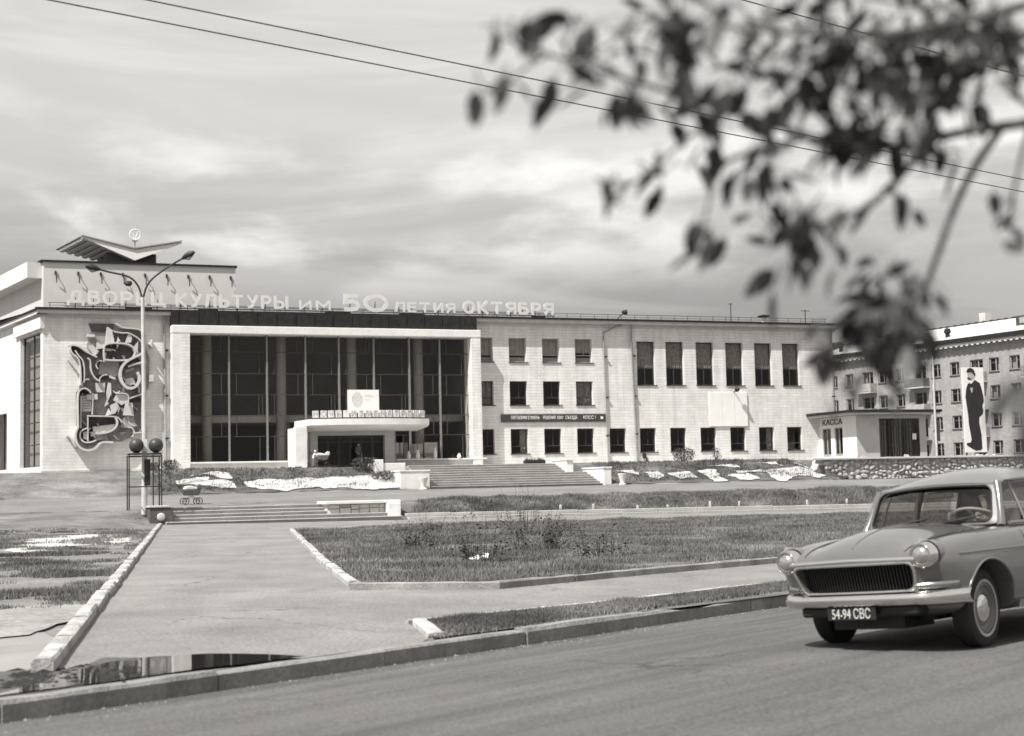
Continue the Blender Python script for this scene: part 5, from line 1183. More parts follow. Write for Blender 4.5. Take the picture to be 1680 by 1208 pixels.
# ---- wheels
def wheel(x, y, steer):
    sd = 1 if y > 0 else -1; T = MB()
    T.lathe([(.205,-.07),(.25,-.088),(.30,-.09),(.33,-.075),(.34,-.05),(.343,0),(.34,.05),(.33,.075),(.30,.09),(.25,.088),(.205,.07)], 36, (0,0,0), 'y'); w = T.build('wheel', TYRE, car, smooth=40)
    w.location = (x, y, .34); w.rotation_euler = (0, 0, steer)
    r = MB(); r.lathe([(.212,sd*.07),(.215,sd*.085),(.20,sd*.088),(.185,sd*.06),(.16,sd*.052),(.125,sd*.07)], 32, (0,0,0), 'y'); r.build('rim', M('rim_paint', .16, .4, .1, 4), w, smooth=40)
    r = MB(); r.lathe([(.13,sd*.062),(.125,sd*.078),(.09,sd*.09),(.04,sd*.096),(0,sd*.097)], 28, (0,0,0), 'y'); r.build('hubcap', CHROME, w, smooth=60)
    r = MB(); r.lathe([(.222,sd*.0888),(.238,sd*.091),(.246,sd*.091)], 36, (0,0,0), 'y'); r.build('bright_rim_edge', M('bright_rim_edge', .42, .7, .2, 6), w, smooth=60)  # pale ring put in for the bright arc along the rim edge
    r = MB(); r.lathe([(.2,-sd*.06),(0,-sd*.06)], 20, (0,0,0), 'y'); r.build('brake_drum', BLACK, w)
for x, st_ in ((0, R(4)), (-2.7, 0)):
    for y in (-.705, .705): wheel(x, y, st_)
mb = MB(); mb.box(-3.0,.35,-.5,.5,.24,.40); mb.box(.1,.6,-.35,.35,.19,.32); cpart(mb, 'underbody', BLACK)
# ---- greenhouse
rst = [(-.80,.60,1.395,1.43),(-.92,.615,1.425,1.478),(-1.12,.63,1.435,1.535),(-1.4,.64,1.44,1.575),(-1.75,.64,1.443,1.59),(-2.1,.62,1.435,1.565),(-2.38,.58,1.41,1.48),(-2.52,.54,1.375,1.43)]
mb = MB(); rows = []
for x, hw, ze, zc in rst:
    r = []
    for i in range(13):
        y = -1+2*i/12; r.append((x-.05*(1-abs(y))*0+(.085*(1-y*y) if x > -.85 else .05*(1-y*y) if x > -1 else 0), y*hw, ze+(zc-ze)*(1-abs(y)**2.2)))
    rows.append(r)
mb.grid(rows)
rows2 = [[(x, y*1.0, z-.035) for x, y, z in r] for r in rows]; mb.grid(rows2)
no = len(rows)
edge = [rows[0], ] 
mb.grid([rows[0], rows2[0]]); mb.grid([rows[-1], rows2[-1]]); mb.grid([[r[0] for r in rows],[r[0] for r in rows2]]); mb.grid([[r[-1] for r in rows],[r[-1] for r in rows2]])
cpart(mb, 'roof', PAINT, smooth=50)
for sd in (-1, 1):
    mb = MB(); mb.tube([(-.72,sd*.665,1.22),(-.80,sd*.62,1.37),(-.92,sd*.628,1.418),(-1.12,sd*.643,1.43),(-1.4,sd*.655,1.438),(-1.75,sd*.655,1.443),(-2.1,sd*.635,1.435),(-2.4,sd*.59,1.40)], .014, 6); cpart(mb, 'drip_rail', PAINTD, smooth=60)
    mb = MB(); mb.tube([(-.63,sd*.705,1.0),(-.70,sd*.68,1.12),(-.77,sd*.645,1.28),(-.83,sd*.61,1.40)], [.045,.034,.034,.04], 8); cpart(mb, 'windscreen_pillar', PAINT, smooth=60)
    mb = MB(); mb.tube([(-1.66,sd*.765,1.0),(-1.67,sd*.70,1.25),(-1.68,sd*.625,1.45)], [.045,.035,.035], 8); cpart(mb, 'door_pillar', PAINT, smooth=60)
    mb = MB(); mb.prism([(-2.42,sd*.745,1.0),(-2.98,sd*.69,1.0),(-2.62,sd*.555,1.36),(-2.5,sd*.54,1.41),(-2.30,sd*.58,1.42)], (0,-sd*.05,0)); cpart(mb, 'rear_pillar', PAINT, bevel=.01)
    mb = MB(); mb.tube([(-1.02,sd*.755,1.02),(-1.03,sd*.69,1.22),(-1.05,sd*.60,1.42)], .012, 6); cpart(mb, 'quarterlight_post', CHROMED, smooth=60)
    mb = MB(); mb.tube([(-.66,sd*.77,1.025),(-1.6,sd*.785,1.035),(-2.4,sd*.765,1.04),(-2.95,sd*.70,1.02)], .02, 6); cpart(mb, 'waist_moulding', CHROMED, smooth=60)
    for a, b in (((-.66,-.86),(-1.63,-1.64)), ((-1.70,-1.72),(-2.38,-2.28))):
        mb = MB(); mb.quad((a[0],sd*.735,1.02),(b[0],sd*.748,1.02),(b[1],sd*.635,1.43),(a[1],sd*.625,1.405)); cpart(mb, 'side_glass', CARGLASS, recalc=False)
def screen(xb, xt, hb, ht, zb, zt, bow, name):
    rows = []
    for j in range(9):
        f = j/8; hw = lerp(hb, ht, f); rows.append([(lerp(xb, xt, f)+bow*(1-(i/7-1)**2)*lerp(1,.55,f), (i/7-1)*hw, lerp(zb, zt, f)+.02*(1-(i/7-1)**2)*f*2) for i in range(15)])
    mb = MB(); mb.grid(rows); g = cpart(mb, name, CARGLASS, smooth=True, recalc=False)
    rim = rows[0]+[r[-1] for r in rows[1:]]+rows[-1][::-1][1:]+[r[0] for r in rows[::-1][1:]]
    mb = MB(); mb.tube(rim, .013, 6, cap=False); mb.build('seal', CHROMED, g, smooth=60)
def S_(a, b):
    hw = lerp(.665,.60,b); return Vector((lerp(-.63,-.81,b)+.11*(1-a*a)*lerp(1,.75,b), a*hw, lerp(1.03,1.40,b)+.03*(1-a*a)*b+.012*(1-a*a)*(1-b)))
def rrect(ax, b0, b1, r, n=6):
    out_ = []
    for cx_, cy_, q0 in ((ax-r*.6,b1-r,0),(-ax+r*.6,b1-r,1),(-ax+r*.6,b0+r,2),(ax-r*.6,b0+r,3)):
        for i in range(n+1): t_ = (q0+i/n)*math.pi/2; out_.append((cx_+r*.6*math.cos(t_), cy_+r*math.sin(t_)))
    # densify the long runs
    res = []
    for p, q in zip(out_, out_[1:]+out_[:1]):
        k = max(1, int(math.hypot(q[0]-p[0], q[1]-p[1])/.12)); res += [(lerp(p[0],q[0],j/k), lerp(p[1],q[1],j/k)) for j in range(k)]
    return res
inn = rrect(.95,.06,.93,.17); outl = [(a*1.10, (b-.5)*1.17+.5) for a, b in inn]
pi_ = [S_(a,b)+Vector((.008,0,.002)) for a, b in inn]; po_ = [S_(a,b) for a, b in outl]
mb = MB(); mb.grid([pi_+[pi_[0]], po_+[po_[0]]]); mb.grid([[p-Vector((.04,0,0)) for p in pi_+[pi_[0]]], pi_+[pi_[0]]]); wf = cpart(mb, 'windscreen_frame', PAINT, smooth=60)
mb = MB(); mb.tube([p+Vector((.006,0,0)) for p in pi_+[pi_[0]]], .008, 6, cap=False); mb.build('seal', RUBBER, wf, smooth=60)
mb = MB(); cen = S_(0,.5)
mb.grid([[S_(-.98+1.96*i/14, .03+.93*j/8)-Vector((.02,0,0)) for i in range(15)] for j in range(9)]); cpart(mb, 'windscreen', CARGLASS, smooth=True, recalc=False)
screen(-2.95, -2.53, .62, .50, 1.035, 1.375, -.08, 'rear_window')
for sd in (-.35, .2):
    mb = MB(); mb.tube([(-.50,sd,1.065),(-.53,sd+.16,1.085),(-.58,sd+.36,1.115)], .008, 5); cpart(mb, 'wiper', RUBBER)
# ---- cabin
mb = MB(); mb.grid([[(x, y*hw*.93, ze+(zc-ze)*(1-abs(y)**2.6)-.05) for y in (-1,-.5,0,.5,1)] for x, hw, ze, zc in rst]); cpart(mb, 'headlining', CABIN, recalc=False)
mb = MB(); mb.prism([(-.66,-.66,.70),(-.66,-.66,1.04),(-.82,-.66,1.03),(-.92,-.66,.98),(-.90,-.66,.75)], (0,1.32,0)); cpart(mb, 'dashboard', CABIN, bevel=.02)
mb = MB(); mb.prism([(-1.25,-.62,.50),(-1.25,-.62,.70),(-1.70,-.62,.66),(-1.86,-.62,1.10),(-1.96,-.62,1.08),(-1.85,-.62,.5)], (0,1.24,0)); cpart(mb, 'front_seat', SEATM, bevel=.04)
mb = MB(); mb.prism([(-2.05,-.62,.50),(-2.05,-.62,.70),(-2.4,-.62,.68),(-2.56,-.62,1.10),(-2.66,-.62,1.08),(-2.6,-.62,.5)], (0,1.24,0)); cpart(mb, 'rear_seat', SEATM, bevel=.04)
wc = Vector((-1.0,.28,1.10)); wt = Vector((-.42,0,.9)).normalized(); ux = Vector((0,1,0)); uz = wt.cross(ux)
mb = MB(); mb.tube([wc+(ux*math.cos(i*math.pi/14)+uz*math.sin(i*math.pi/14))*.205 for i in range(29)], .013, 8, cap=False)
mb.tube([wc-ux*.2,wc,wc+ux*.2], .012, 6); mb.tube([wc, wc-uz*.2], .012, 6); mb.tube([wc, wc-wt*-.0+Vector((.30,0,-.28))], .02, 8); cpart(mb, 'steering_wheel', M('ivory_wheel', .6, .4, .05, 4), smooth=60)
mb = MB(); mb.box(-.90,-.86,-.13,.13,1.30,1.36); cpart(mb, 'mirror', CHROMED, bevel=.01)
# ================================================================== people
def person(name, label, loc, rz, joints, height=1.72, mats=None, group=None, zsplit=(.5,.83)):
    """joints: dict name -> (x,y,z) in units of body height, x = forward, y = left"""
    J = dict(pelvis=(0,0,.52), chest=(0,0,.72), neck=(0.005,0,.845), head=(.012,0,.90), crown=(.008,0,.965),
             hipL=(0,.055,.50), kneeL=(.01,.055,.28), ankL=(-.005,.055,.045), toeL=(.09,.06,.02), hipR=(0,-.055,.50), kneeR=(.01,-.055,.28), ankR=(-.005,-.055,.045), toeR=(.09,-.06,.02),
             shL=(0,.115,.80), elL=(-.01,.14,.62), wrL=(.04,.145,.47), shR=(0,-.115,.80), elR=(-.01,-.14,.62), wrR=(.04,-.145,.47))
    J.update(joints or {})
    rad = dict(pelvis=.075, chest=.085, neck=.033, head=.055, crown=.045, hipL=.06, kneeL=.038, ankL=.026, toeL=.02, shL=.036, elL=.026, wrL=.017)
    for k in list(rad):
        if k.endswith('L'): rad[k[:-1]+'R'] = rad[k]
    names = list(J); vs = [Vector(J[k])*height for k in names]; rs = [rad[k]*height for k in names]
    E_ = [('pelvis','chest'),('chest','neck'),('neck','head'),('head','crown')]
    for s in 'LR': E_ += [('pelvis','hip'+s),('hip'+s,'knee'+s),('knee'+s,'ank'+s),('ank'+s,'toe'+s),('chest','sh'+s),('sh'+s,'el'+s),('el'+s,'wr'+s)]
    ed = [(names.index(a), names.index(b)) for a, b in E_]
    for s in 'LR':                                   # palm and five fingers
        w, e = Vector(J['wr'+s])*height, Vector(J['el'+s])*height; d = (w-e).normalized(); sidev = d.cross(Vector((0,1,0)))
        if sidev.length < .2: sidev = d.cross(Vector((1,0,0)))
        sidev.normalize(); pn = d.cross(sidev)
        vs.append(w+d*.05); rs.append(.026); ip = len(vs)-1; ed.append((names.index('wr'+s), ip))
        for k, (off, ln) in enumerate(((-.03,.065),(-.01,.078),(.01,.074),(.03,.058))):
            vs += [w+d*.085+sidev*off, w+d*(.085+ln*.6)+sidev*off+pn*.012, w+d*(.085+ln)+sidev*off+pn*.03]; rs += [.010,.009,.007]; i0 = len(vs)-3; ed += [(ip,i0),(i0,i0+1),(i0+1,i0+2)]
        vs += [w+d*.05-sidev*.04, w+d*.09-sidev*.055+pn*.01]; rs += [.011,.009]; ed += [(ip,len(vs)-2),(len(vs)-2,len(vs)-1)]
    me = bpy.data.meshes.new('p'); me.from_pydata(vs, ed, []); o = bpy.data.objects.new('p', me); COL.objects.link(o)
    md = o.modifiers.new('k', 'SKIN'); me.skin_vertices[0].data[0].use_root = True
    for i, r_ in enumerate(rs): me.skin_vertices[0].data[i].radius = (r_, r_)
    sb = o.modifiers.new('s', 'SUBSURF'); sb.levels = 1; sb.render_levels = 1
    dg = bpy.context.evaluated_depsgraph_get(); bm_ = bpy.data.meshes.new_from_object(o.evaluated_get(dg)); bpy.data.objects.remove(o)
    bm_.materials.clear()
    for m_ in mats: bm_.materials.append(m_)         # skin, top, trousers, shoes
    hc = Vector(J['head'])*height; pz = Vector(J['pelvis']).z*height
    for p in bm_.polygons:
        c = p.center; i = 1
        if (c-hc).length < .115*height and c.z > (Vector(J['neck'])*height).z-.01: i = 0
        elif any((c-Vector(J['wr'+s])*height).length < .14 for s in 'LR'): i = 0
        elif min((c-Vector(J['ank'+s])*height).length for s in 'LR') < .09*height and c.z < .07*height: i = 3
        elif c.z < pz+.01*height: i = 2
        p.material_index = i; p.use_smooth = True
    t = obj(name, bm_); t.location = loc; t.rotation_euler = (0,0,rz); tag(t, label, 'person', group)
    # hair / nose / ears as children
    hm = MB(); c = (Vector(J['head'])+Vector(J['crown']))*.5*height
    prof = [(max(0,.062*height*math.sin(i*math.pi/12)), .062*height*math.cos(i*math.pi/12)*1.12) for i in range(8)]; hm.lathe(prof, 14, (c.x-.012*height,c.y,c.z+.012*height)); hm.build('hair', mats[4], t, smooth=60)
    nm = MB(); f = hc+Vector((.052*height,0,.0)); nm.add([f+Vector((0,-.008,-.012)),f+Vector((0,.008,-.012)),f+Vector((.016,0,-.012)),f+Vector((-.002,0,.022))], [(0,1,2),(0,2,3),(1,3,2)]); nm.build('nose', mats[0], t)
    for s in (-1,1):
        em = MB(); em.lathe([(0,-.004),(.018,0),(.012,.006),(0,.006)], 8, (hc.x-.005,hc.y+s*.056*height,hc.z), 'y'); em.build('ear', mats[0], t)
        em = MB(); em.lathe([(.009,0),(.005,.005),(0,.006)], 8, (hc.x+.05*height,hc.y+s*.022*height,hc.z+.018*height), 'x'); em.build('eye', BLACK, t)
    return t
SKIN = M('skin', .36, .6, .08, 6); SHIRT = M('pale_shirt', .6, .9, .1, 8); GSHIRT = M('grey_jacket', .13, .9, .2, 8); TROU = M('dark_trousers', .05, .9, .2, 8); SHOE = M('shoes', .02, .5, .1, 5); HAIR = M('dark_hair', .03, .7, .2, 20)
person('person', 'person in grey jacket standing in the dark entrance doorway', fr(-12.6,1.15,3.26), FROT+R(-60), dict(kneeL=(.05,.055,.28), ankL=(.05,.055,.045), toeL=(.14,.06,.02), wrR=(.1,-.12,.56)), 1.72, [SKIN,GSHIRT,TROU,SHOE,HAIR])
person('person', 'child in pale top and white cap bending over the pram by the doors', fr(-16.55,4.75,3.26), FROT+R(10), dict(chest=(.06,0,.71), neck=(.12,0,.82), head=(.14,0,.88), crown=(.145,0,.945), shL=(.08,.115,.775), shR=(.08,-.115,.775), elL=(.16,.14,.66), wrL=(.26,.11,.6), elR=(.16,-.14,.66), wrR=(.26,-.11,.6)), 1.12, [SKIN,SHIRT,M('grey_shorts', .2, .9, .1, 6),SHOE,WHITE])
# driver behind the wheel (seated, hands on the rim)
drv_loc = car.matrix_basis @ Vector((-1.42,.25,.33)); q = car.rotation_euler
hgt = 1.70
d = person('person', 'driver in pale shirt behind the steering wheel of the grey sedan', drv_loc, 0, dict(pelvis=(0,0,.22), hipL=(.02,.055,.21), hipR=(.02,-.055,.21), kneeL=(.25,.07,.27), kneeR=(.25,-.06,.26), ankL=(.36,.07,.07), ankR=(.37,-.06,.07), toeL=(.44,.075,.075), toeR=(.45,-.06,.075), chest=(-.03,0,.40), neck=(-.02,0,.515), head=(.0,0,.57), crown=(-.005,0,.635),
    shL=(-.03,.115,.475), shR=(-.03,-.115,.475), elL=(.12,.15,.37), elR=(.12,-.15,.37), wrL=(.27,.105,.44), wrR=(.27,-.105,.44)), hgt, [SKIN,SHIRT,TROU,SHOE,HAIR])
d.rotation_euler = (q[0]+ROLLB*.8, q[1], q[2])
# ================================================================== vegetation
def in_poly(x, y, P_):
    c = False; j = len(P_)-1
    for i in range(len(P_)):
        if (P_[i][1] > y) != (P_[j][1] > y) and x < (P_[j][0]-P_[i][0])*(y-P_[i][1])/(P_[j][1]-P_[i][1])+P_[i][0]: c = not c
        j = i
    return c
def grass(name, label, poly, count, near, far_, h0, h1, dz, mat=GRASSM, seed=1, thr=.62, gain=.8):
    """blades strewn over a lawn, more of them near the road; one uncountable mass"""
    r = random.Random(seed); V, F_ = [], []
    xs = [p[0] for p in poly]; ys = [p[1] for p in poly]; x0, x1, y0, y1 = min(xs), max(xs), min(ys), max(ys)
    n = 0; tries = 0
    while n < count and tries < count*30:
        tries += 1
        y = y0*(y1/y0)**r.random() if y0 > 1 else r.uniform(y0, y1)
        x = r.uniform(max(x0, -.40*y-1), min(x1, .40*y+1))
        if not in_poly(x, y, poly): continue
        cl = mnoise.noise((x*.55, y*.55, seed))+.5*mnoise.noise((x*1.9, y*1.9, seed+3))
        if r.random() > thr+gain*cl: continue
        z = hzw(x, y)+dz; sc = 1+y/45
        for b in range(3):
            h = r.uniform(h0, h1)*(1+.7*cl)*(.8+.2*sc); a = r.uniform(0, 6.283); wd = .006*sc*r.uniform(.7,1.5); l = r.uniform(-.6,.6)*h; l2 = r.uniform(-.6,.6)*h
            bx, by = x+r.uniform(-.05,.05)*sc, y+r.uniform(-.05,.05)*sc; i = len(V)
            V += [(bx-wd*math.cos(a), by-wd*math.sin(a), z-.01), (bx+wd*math.cos(a), by+wd*math.sin(a), z-.01), (bx+l, by+l2, z+h)]; F_.append((i,i+1,i+2))
        n += 1
    me = bpy.data.meshes.new(name); me.from_pydata(V, [], F_); me.materials.append(mat); return tag(obj(name, me), label, 'grass', kind='stuff')
grass('grass', 'rough grass covering the big lawn', lawn_poly, 90000, 22, 70, .02, .085, .03, seed=1, thr=.5, gain=1.1)
grass('grass', 'short grass on the narrow verge beside the road', verge_poly, 30000, 14, 40, .02, .06, .03, seed=2)
grass('grass', 'patchy grass left of the wide path', left_lawn, 24000, 15, 60, .02, .075, .015, seed=3, thr=.18, gain=1.9)
bank2 = [tuple(fr(-16.3,24.9)[:2]), tuple(fr(32,24.9)[:2]), tuple(fr(32,20.5)[:2]), tuple(fr(-14,20.8)[:2])]
grass('grass', 'long grass on the bank above the double concrete edge', bank2, 26000, 60, 90, .05, .16, .01, seed=4)
grass('grass', 'weeds scattered over the slopes below the terrace', [tuple(fr(-27,9.8)[:2]), tuple(fr(-12.4,9.8)[:2]), tuple(fr(-12.8,5)[:2]), tuple(fr(-27,3.6)[:2])], 2600, 60, 90, .04, .12, .02, WEEDM, seed=5)
grass('grass', 'weeds scattered over the right slope below the long wall', [tuple(fr(2.6,9.8)[:2]), tuple(fr(19,9.4)[:2]), tuple(fr(18.4,4)[:2]), tuple(fr(3,4.8)[:2])], 3200, 60, 90, .04, .12, .02, WEEDM, seed=6)
def weed(label, px, py, h, spread, n, seed, leafy=.6, group='tall weeds on the big lawn'):
    r = random.Random(seed); p = hit(px, py); t = empty('weed_clump', label, 'weed', (p.x,p.y,p.z+.02), 0, group)
    st, lf = MB(), MB()
    for i in range(n):
        a = r.uniform(0,6.283); rad = spread*math.sqrt(r.random())*.55; b = Vector((rad*math.cos(a), rad*math.sin(a), 0)); hh = h*r.uniform(.45,1.0); ln = Vector((math.cos(a), math.sin(a), 0))*r.uniform(.0,.35)*spread
        tip = b+ln+Vector((0,0,hh)); st.tube([b, b.lerp(tip,.5)+Vector((0,0,hh*.08)), tip], [.008,.006,.003], 4)
        for k in range(int(20*leafy)+4):
            f = r.uniform(.12,1.0); c = b.lerp(tip, f)+Vector((r.gauss(0,.05),r.gauss(0,.05),r.gauss(0,.03))); aa = r.uniform(0,6.283); l = r.uniform(.05,.12)*(1.25-f*.6); d = Vector((math.cos(aa),math.sin(aa),r.uniform(-.3,.7)))*l; s = Vector((-math.sin(aa),math.cos(aa),r.uniform(-.3,.3)))*l*.3
            lf.add([c, c+d*.5+s, c+d, c+d*.5-s], [(0,1,2,3)])
    st.build('stems', M('dry_stem', .13, .9, .2, 5), t, recalc=False)['kind'] = 'stuff'; lf.build('leaves', WEEDM, t, recalc=False)['kind'] = 'stuff'
weed('low leafy weed clump in the middle of the lawn, left of the others', 685, 902, .75, .9, 26, 11, .8)
weed('small round weed at the back edge of the lawn by the pedestal', 709, 874, .65, .6, 16, 12)
weed('tall dense weed clump nearest the front of the lawn', 785, 925, 1.05, 1.0, 34, 13, .7)
weed('tallest thin-stalked weed at the back of the lawn, reaching the bank', 855, 880, 1.7, 1.1, 30, 14, .4)
weed('broad dark weed clump right of the lawn centre', 888, 905, .95, 1.2, 36, 15, .9)
weed('low weed at the back of the lawn right of the tallest stalks', 940, 876, .6, .9, 18, 16)
weed('upright weed clump at the right end of the row on the lawn', 985, 918, .85, .8, 24, 17, .7)
weed('sparse pale stalks between the two dense weed clumps', 740, 890, .6, 1.2, 14, 18, .2)
def shrub(label, u, w, h, r_, n, seed, name='shrub'):
    r = random.Random(seed); z = hz(u, w, True); t = fthing(name, label, 'shrub', u, w, z); lf, st = MB(), MB()
    for i in range(7):
        a = i*.9; st.tube([(0,0,-.05),(r_*.4*math.cos(a),r_*.4*math.sin(a),h*.5),(r_*.7*math.cos(a),r_*.7*math.sin(a),h*.9)], [.03,.018,.006], 5)
    for i in range(n):
        a, e = r.uniform(0,6.283), r.random(); rr = r_*(r.random()**.4); c = Vector((rr*math.cos(a)*math.sqrt(1-(e*1.6-.8)**2), rr*math.sin(a)*math.sqrt(1-(e*1.6-.8)**2), h*(.08+.9*e)))*1.0; l = r.uniform(.06,.14); d = Vector((r.gauss(0,1),r.gauss(0,1),r.gauss(0,.7))).normalized()*l; s = d.cross(Vector((r.gauss(0,1),r.gauss(0,1),r.gauss(0,1)))).normalized()*l*.35
        lf.add([c,c+d*.5+s,c+d,c+d*.5-s], [(0,1,2,3)])
    st.build('stems', BARK, t, recalc=False)['kind'] = 'stuff'; lf.build('leaves', WEEDM, t, recalc=False)['kind'] = 'stuff'
shrub('dark bush at the foot of the left downpipe', -25.1, .9, .75, .55, 700, 21); shrub('small bush beside the other one at the left downpipe', -26.2, .8, .6, .45, 450, 22)
shrub('low dark shrub on the slope against the long wall', 11.0, 3.2, 1.0, .85, 900, 23); shrub('thin bare sapling against the long wall near the shrub', 13.6, 3.3, 1.0, .4, 120, 24)
shrub('dark shrub at the far left edge by the side wall', -37.2, 11.0, 1.3, 1.3, 1600, 25)
shrub('dark bush below the left terrace edge before the doors', -13.4, 6.0, .9, 1.0, 900, 26); shrub('spreading weeds at the foot of the left stair wall', -12.6, 8.2, .6, 1.0, 800, 27)
# ---- the near tree whose boughs hang into the picture
tr = empty('tree', 'leafy tree close to the camera whose boughs hang in from the right', 'tree', (3.1, 3.4, 0))
T0 = Vector((3.1, 3.4, 0))
def at_d(px, py, dist): d = cam_ray(px, py); return Vector((0,0,CAM_H))+d*dist-T0
tk = MB(); tk.tube([(0,0,-.2),(.05,0,.8),(.02,.05,1.8),(-.1,.0,2.6),(-.05,.1,3.6),(.1,.1,5.2)], [.17,.14,.125,.11,.085,.04], 12); trunk = tk.build('trunk', BARK, tr, smooth=60)
def bough(pts, r0, r1, nm='branch'):
    P_ = [Vector(p) for p in pts]
    for _ in range(2):
        q = [P_[0]]
        for a, b in zip(P_, P_[1:]): q += [a.lerp(b,.25), a.lerp(b,.75)]
        q.append(P_[-1]); P_ = q
    n = len(P_); mb = MB(); mb.tube(P_, [lerp(r0,r1,i/(n-1)) for i in range(n)], 7); mb.build(nm, BARK, tr, smooth=60); return P_
b1 = bough([(-.05,0,2.3), at_d(1900,150,3.15), at_d(1690,203,3.05), at_d(1600,212,3.0), at_d(1480,240,2.95), at_d(1400,248,2.9), at_d(1330,225,2.85), at_d(1200,180,2.8), at_d(1060,140,2.75), at_d(900,90,2.7), at_d(820,60,2.7)], .014, .002)
b2 = bough([at_d(1640,214,3.02), at_d(1600,270,3.0), at_d(1565,340,2.95), at_d(1535,430,2.9), at_d(1510,490,2.85), at_d(1480,560,2.85)], .0095, .004)
b3 = bough([at_d(1520,236,2.96), at_d(1450,325,2.9), at_d(1390,358,2.85), at_d(1300,380,2.85)], .008, .003)
b4 = bough([(-.1,0,2.7), at_d(1850,-40,2.9), at_d(1650,20,2.8), at_d(1450,60,2.75), at_d(1330,60,2.7), at_d(1180,40,2.7), at_d(1090,50,2.7)], .013, .002)
b5 = bough([at_d(1330,225,2.85), at_d(1230,250,2.8), at_d(1180,270,2.75), at_d(1160,340,2.7), at_d(1150,400,2.7)], .006, .002)
b6 = bough([at_d(1200,180,2.8), at_d(1120,230,2.75), at_d(1070,280,2.7), at_d(1010,320,2.7)], .005, .002)
b7 = bough([at_d(1690,203,3.05), at_d(1665,300,2.9), at_d(1655,380,2.85)], .006, .002)
b8 = bough([(-.05,0,1.75), at_d(1900,560,2.2), at_d(1750,640,1.8), at_d(1690,690,1.7)], .012, .003)
b9 = bough([at_d(900,90,2.7), at_d(860,110,2.65), at_d(825,150,2.6)], .004, .002)
leaf_meshes = []
for i in range(5):
    r = random.Random(100+i); mb = MB(); N_ = 9; rows = []
    fold = r.uniform(.1,.35); bend = r.uniform(-.5,.6); wdt = r.uniform(.17,.25)
    for k in range(N_+1):
        f = k/N_; wd = wdt*math.sin(math.pi*f**.75)**.9*(1+(.10 if k % 2 else -.04)); z = -bend*f*f*.35
        rows.append([(f, -wd, z+fold*wd), (f, 0, z), (f, wd, z+fold*wd)])
    mb.grid(rows); mb.tube([(-.22,0,0),(0,0,0)], .012, 4); leaf_meshes.append(mb.mesh('leaf', LEAFM, smooth=60, recalc=False))
lr = random.Random(5); extra = MB(); nleaf = 0
def put_leaf(c, size, dirv):
    global nleaf
    dirv = dirv.normalized(); upv = Vector((lr.gauss(0,.6),lr.gauss(0,.6),1)); yv = upv.cross(dirv)
    if yv.length < .01: yv = Vector((0,1,0))
    yv.normalize(); zv = dirv.cross(yv); mt = Matrix((dirv, yv, zv)).transposed().to_4x4(); mt.translation = c
    mt = mt @ Matrix.Diagonal((size,size,size,1))
    if nleaf < 300:
        o = obj('leaf', lr.choice(leaf_meshes), tr); o.matrix_basis = mt; nleaf += 1
    else:
        lm = lr.choice(leaf_meshes); extra.add([mt @ v.co for v in lm.vertices], [tuple(p.vertices) for p in lm.polygons])
CL = [(1450,550,88,80,85,2.85),(1470,475,65,45,24,2.88),(1310,375,80,65,36,2.85),(1390,100,120,125,120,2.85),(1590,60,110,85,110,2.9),(1110,45,66,60,34,2.7),(1170,165,70,60,18,2.75),(1050,165,55,35,8,2.72),(960,120,60,35,8,2.7),
      (840,45,70,40,4,2.68),(815,140,45,45,4,2.6),(1165,255,40,40,7,2.75),(1150,380,25,60,6,2.7),(1075,285,40,25,5,2.72),(1015,325,18,25,2,2.7),(1270,280,50,50,9,2.8),(1420,215,90,35,30,2.92),(1250,120,60,60,9,2.75),(1655,360,30,50,6,2.85),(1684,655,14,28,9,1.7),(1510,140,80,70,44,2.92),(1480,330,40,30,4,2.9),(1000,60,60,28,6,2.7),(1220,55,50,40,11,2.75),(930,35,40,25,4,2.7),(1110,110,50,40,10,2.75),(1560,260,60,30,5,2.95)]
ALLB = [p for b in (b1,b2,b3,b4,b5,b6,b7,b8,b9) for p in b]; tw = MB()
def twig(a, b, r0):
    m1 = a.lerp(b,.5)+Vector((lr.gauss(0,.012),lr.gauss(0,.012),.02)); tw.tube([a,m1,b], [r0,r0*.75,r0*.4], 4)
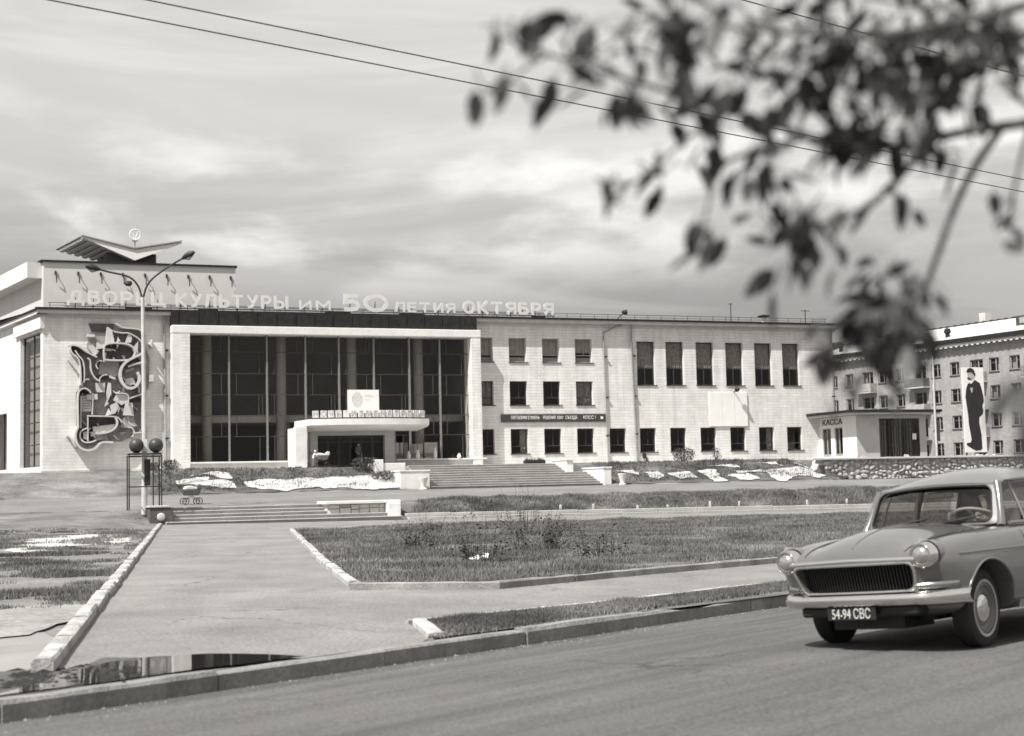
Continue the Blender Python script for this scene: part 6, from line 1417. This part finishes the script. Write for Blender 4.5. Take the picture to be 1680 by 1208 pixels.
for cx_, cy_, sx_, sy_, n_, ds in CL:
    cc = at_d(cx_, cy_, ds); nb = min(ALLB, key=lambda p: (p-cc).length_squared); spine = [nb.lerp(cc, i/6)+Vector((lr.gauss(0,.01),lr.gauss(0,.01),lr.gauss(0,.01))) for i in range(7)]; tw.tube(spine, [.004,.0037,.0034,.003,.0026,.0022,.002], 5)
    ends = [at_d(cx_+lr.gauss(0,sx_*.5), cy_+lr.gauss(0,sy_*.5), ds+lr.gauss(0,.06)) for _ in range(max(2, n_//7))]
    for e_ in ends: twig(min(spine, key=lambda p: (p-e_).length_squared), e_, .0022)
    for i in range(int(n_*1.0)):
        px, py = lr.gauss(cx_, sx_*.55), lr.gauss(cy_, sy_*.55); c = at_d(px, py, ds+lr.gauss(0,.10))
        hang = Vector((lr.gauss(-.15,.55), lr.gauss(0,.55), -.75+lr.gauss(0,.45)))
        nbp = min(spine+ends, key=lambda p: (p-c).length_squared); twig(nbp, c-hang.normalized()*.012, .0012)
        put_leaf(c, lr.uniform(.042,.088), hang)
# the crown goes on above and to the right of the picture
for i in range(900):
    a = lr.uniform(0,6.283); rr = 1.5*math.sqrt(lr.random()); c = Vector((.3+rr*math.cos(a), .2+rr*math.sin(a), 3.6+lr.gauss(0,.75)))
    w_ = c+T0
    if w_.y > .4 and (w_.x/w_.y < .37 and (w_.z-CAM_H)/w_.y < .40): continue
    put_leaf(c, lr.uniform(.06,.1), Vector((lr.gauss(0,.6),lr.gauss(0,.6),-.6)))
tw.build('twigs', BARK, tr, recalc=False)['kind'] = 'stuff'
ex = extra.build('crown', LEAFM, tr, recalc=False); ex['kind'] = 'stuff'
for k, (dx, dy, dzz) in enumerate(((1.0,.5,4.3),(.6,1.0,4.0),(-.4,.9,4.4),(.9,-.6,3.9))): bough([(0,.05,2.9),(dx*.5,dy*.5,3.4),(dx,dy,dzz)], .03, .005)

def scrap(px, py, s_):
    p = hit(px, py); r = random.Random(px); mb = MB(); mb.grid([[(s_*(i-1.5)*.5+r.uniform(-.03,.03), s_*(j-1.5)*.5+r.uniform(-.03,.03), .05+r.uniform(0,.14)) for i in range(4)] for j in range(4)]); o = mb.build('paper_scrap', WHITE, recalc=False); o.location = p; return o
tag(scrap(785,924,.28), 'crumpled white paper scrap lying against the front weed clump', 'paper')
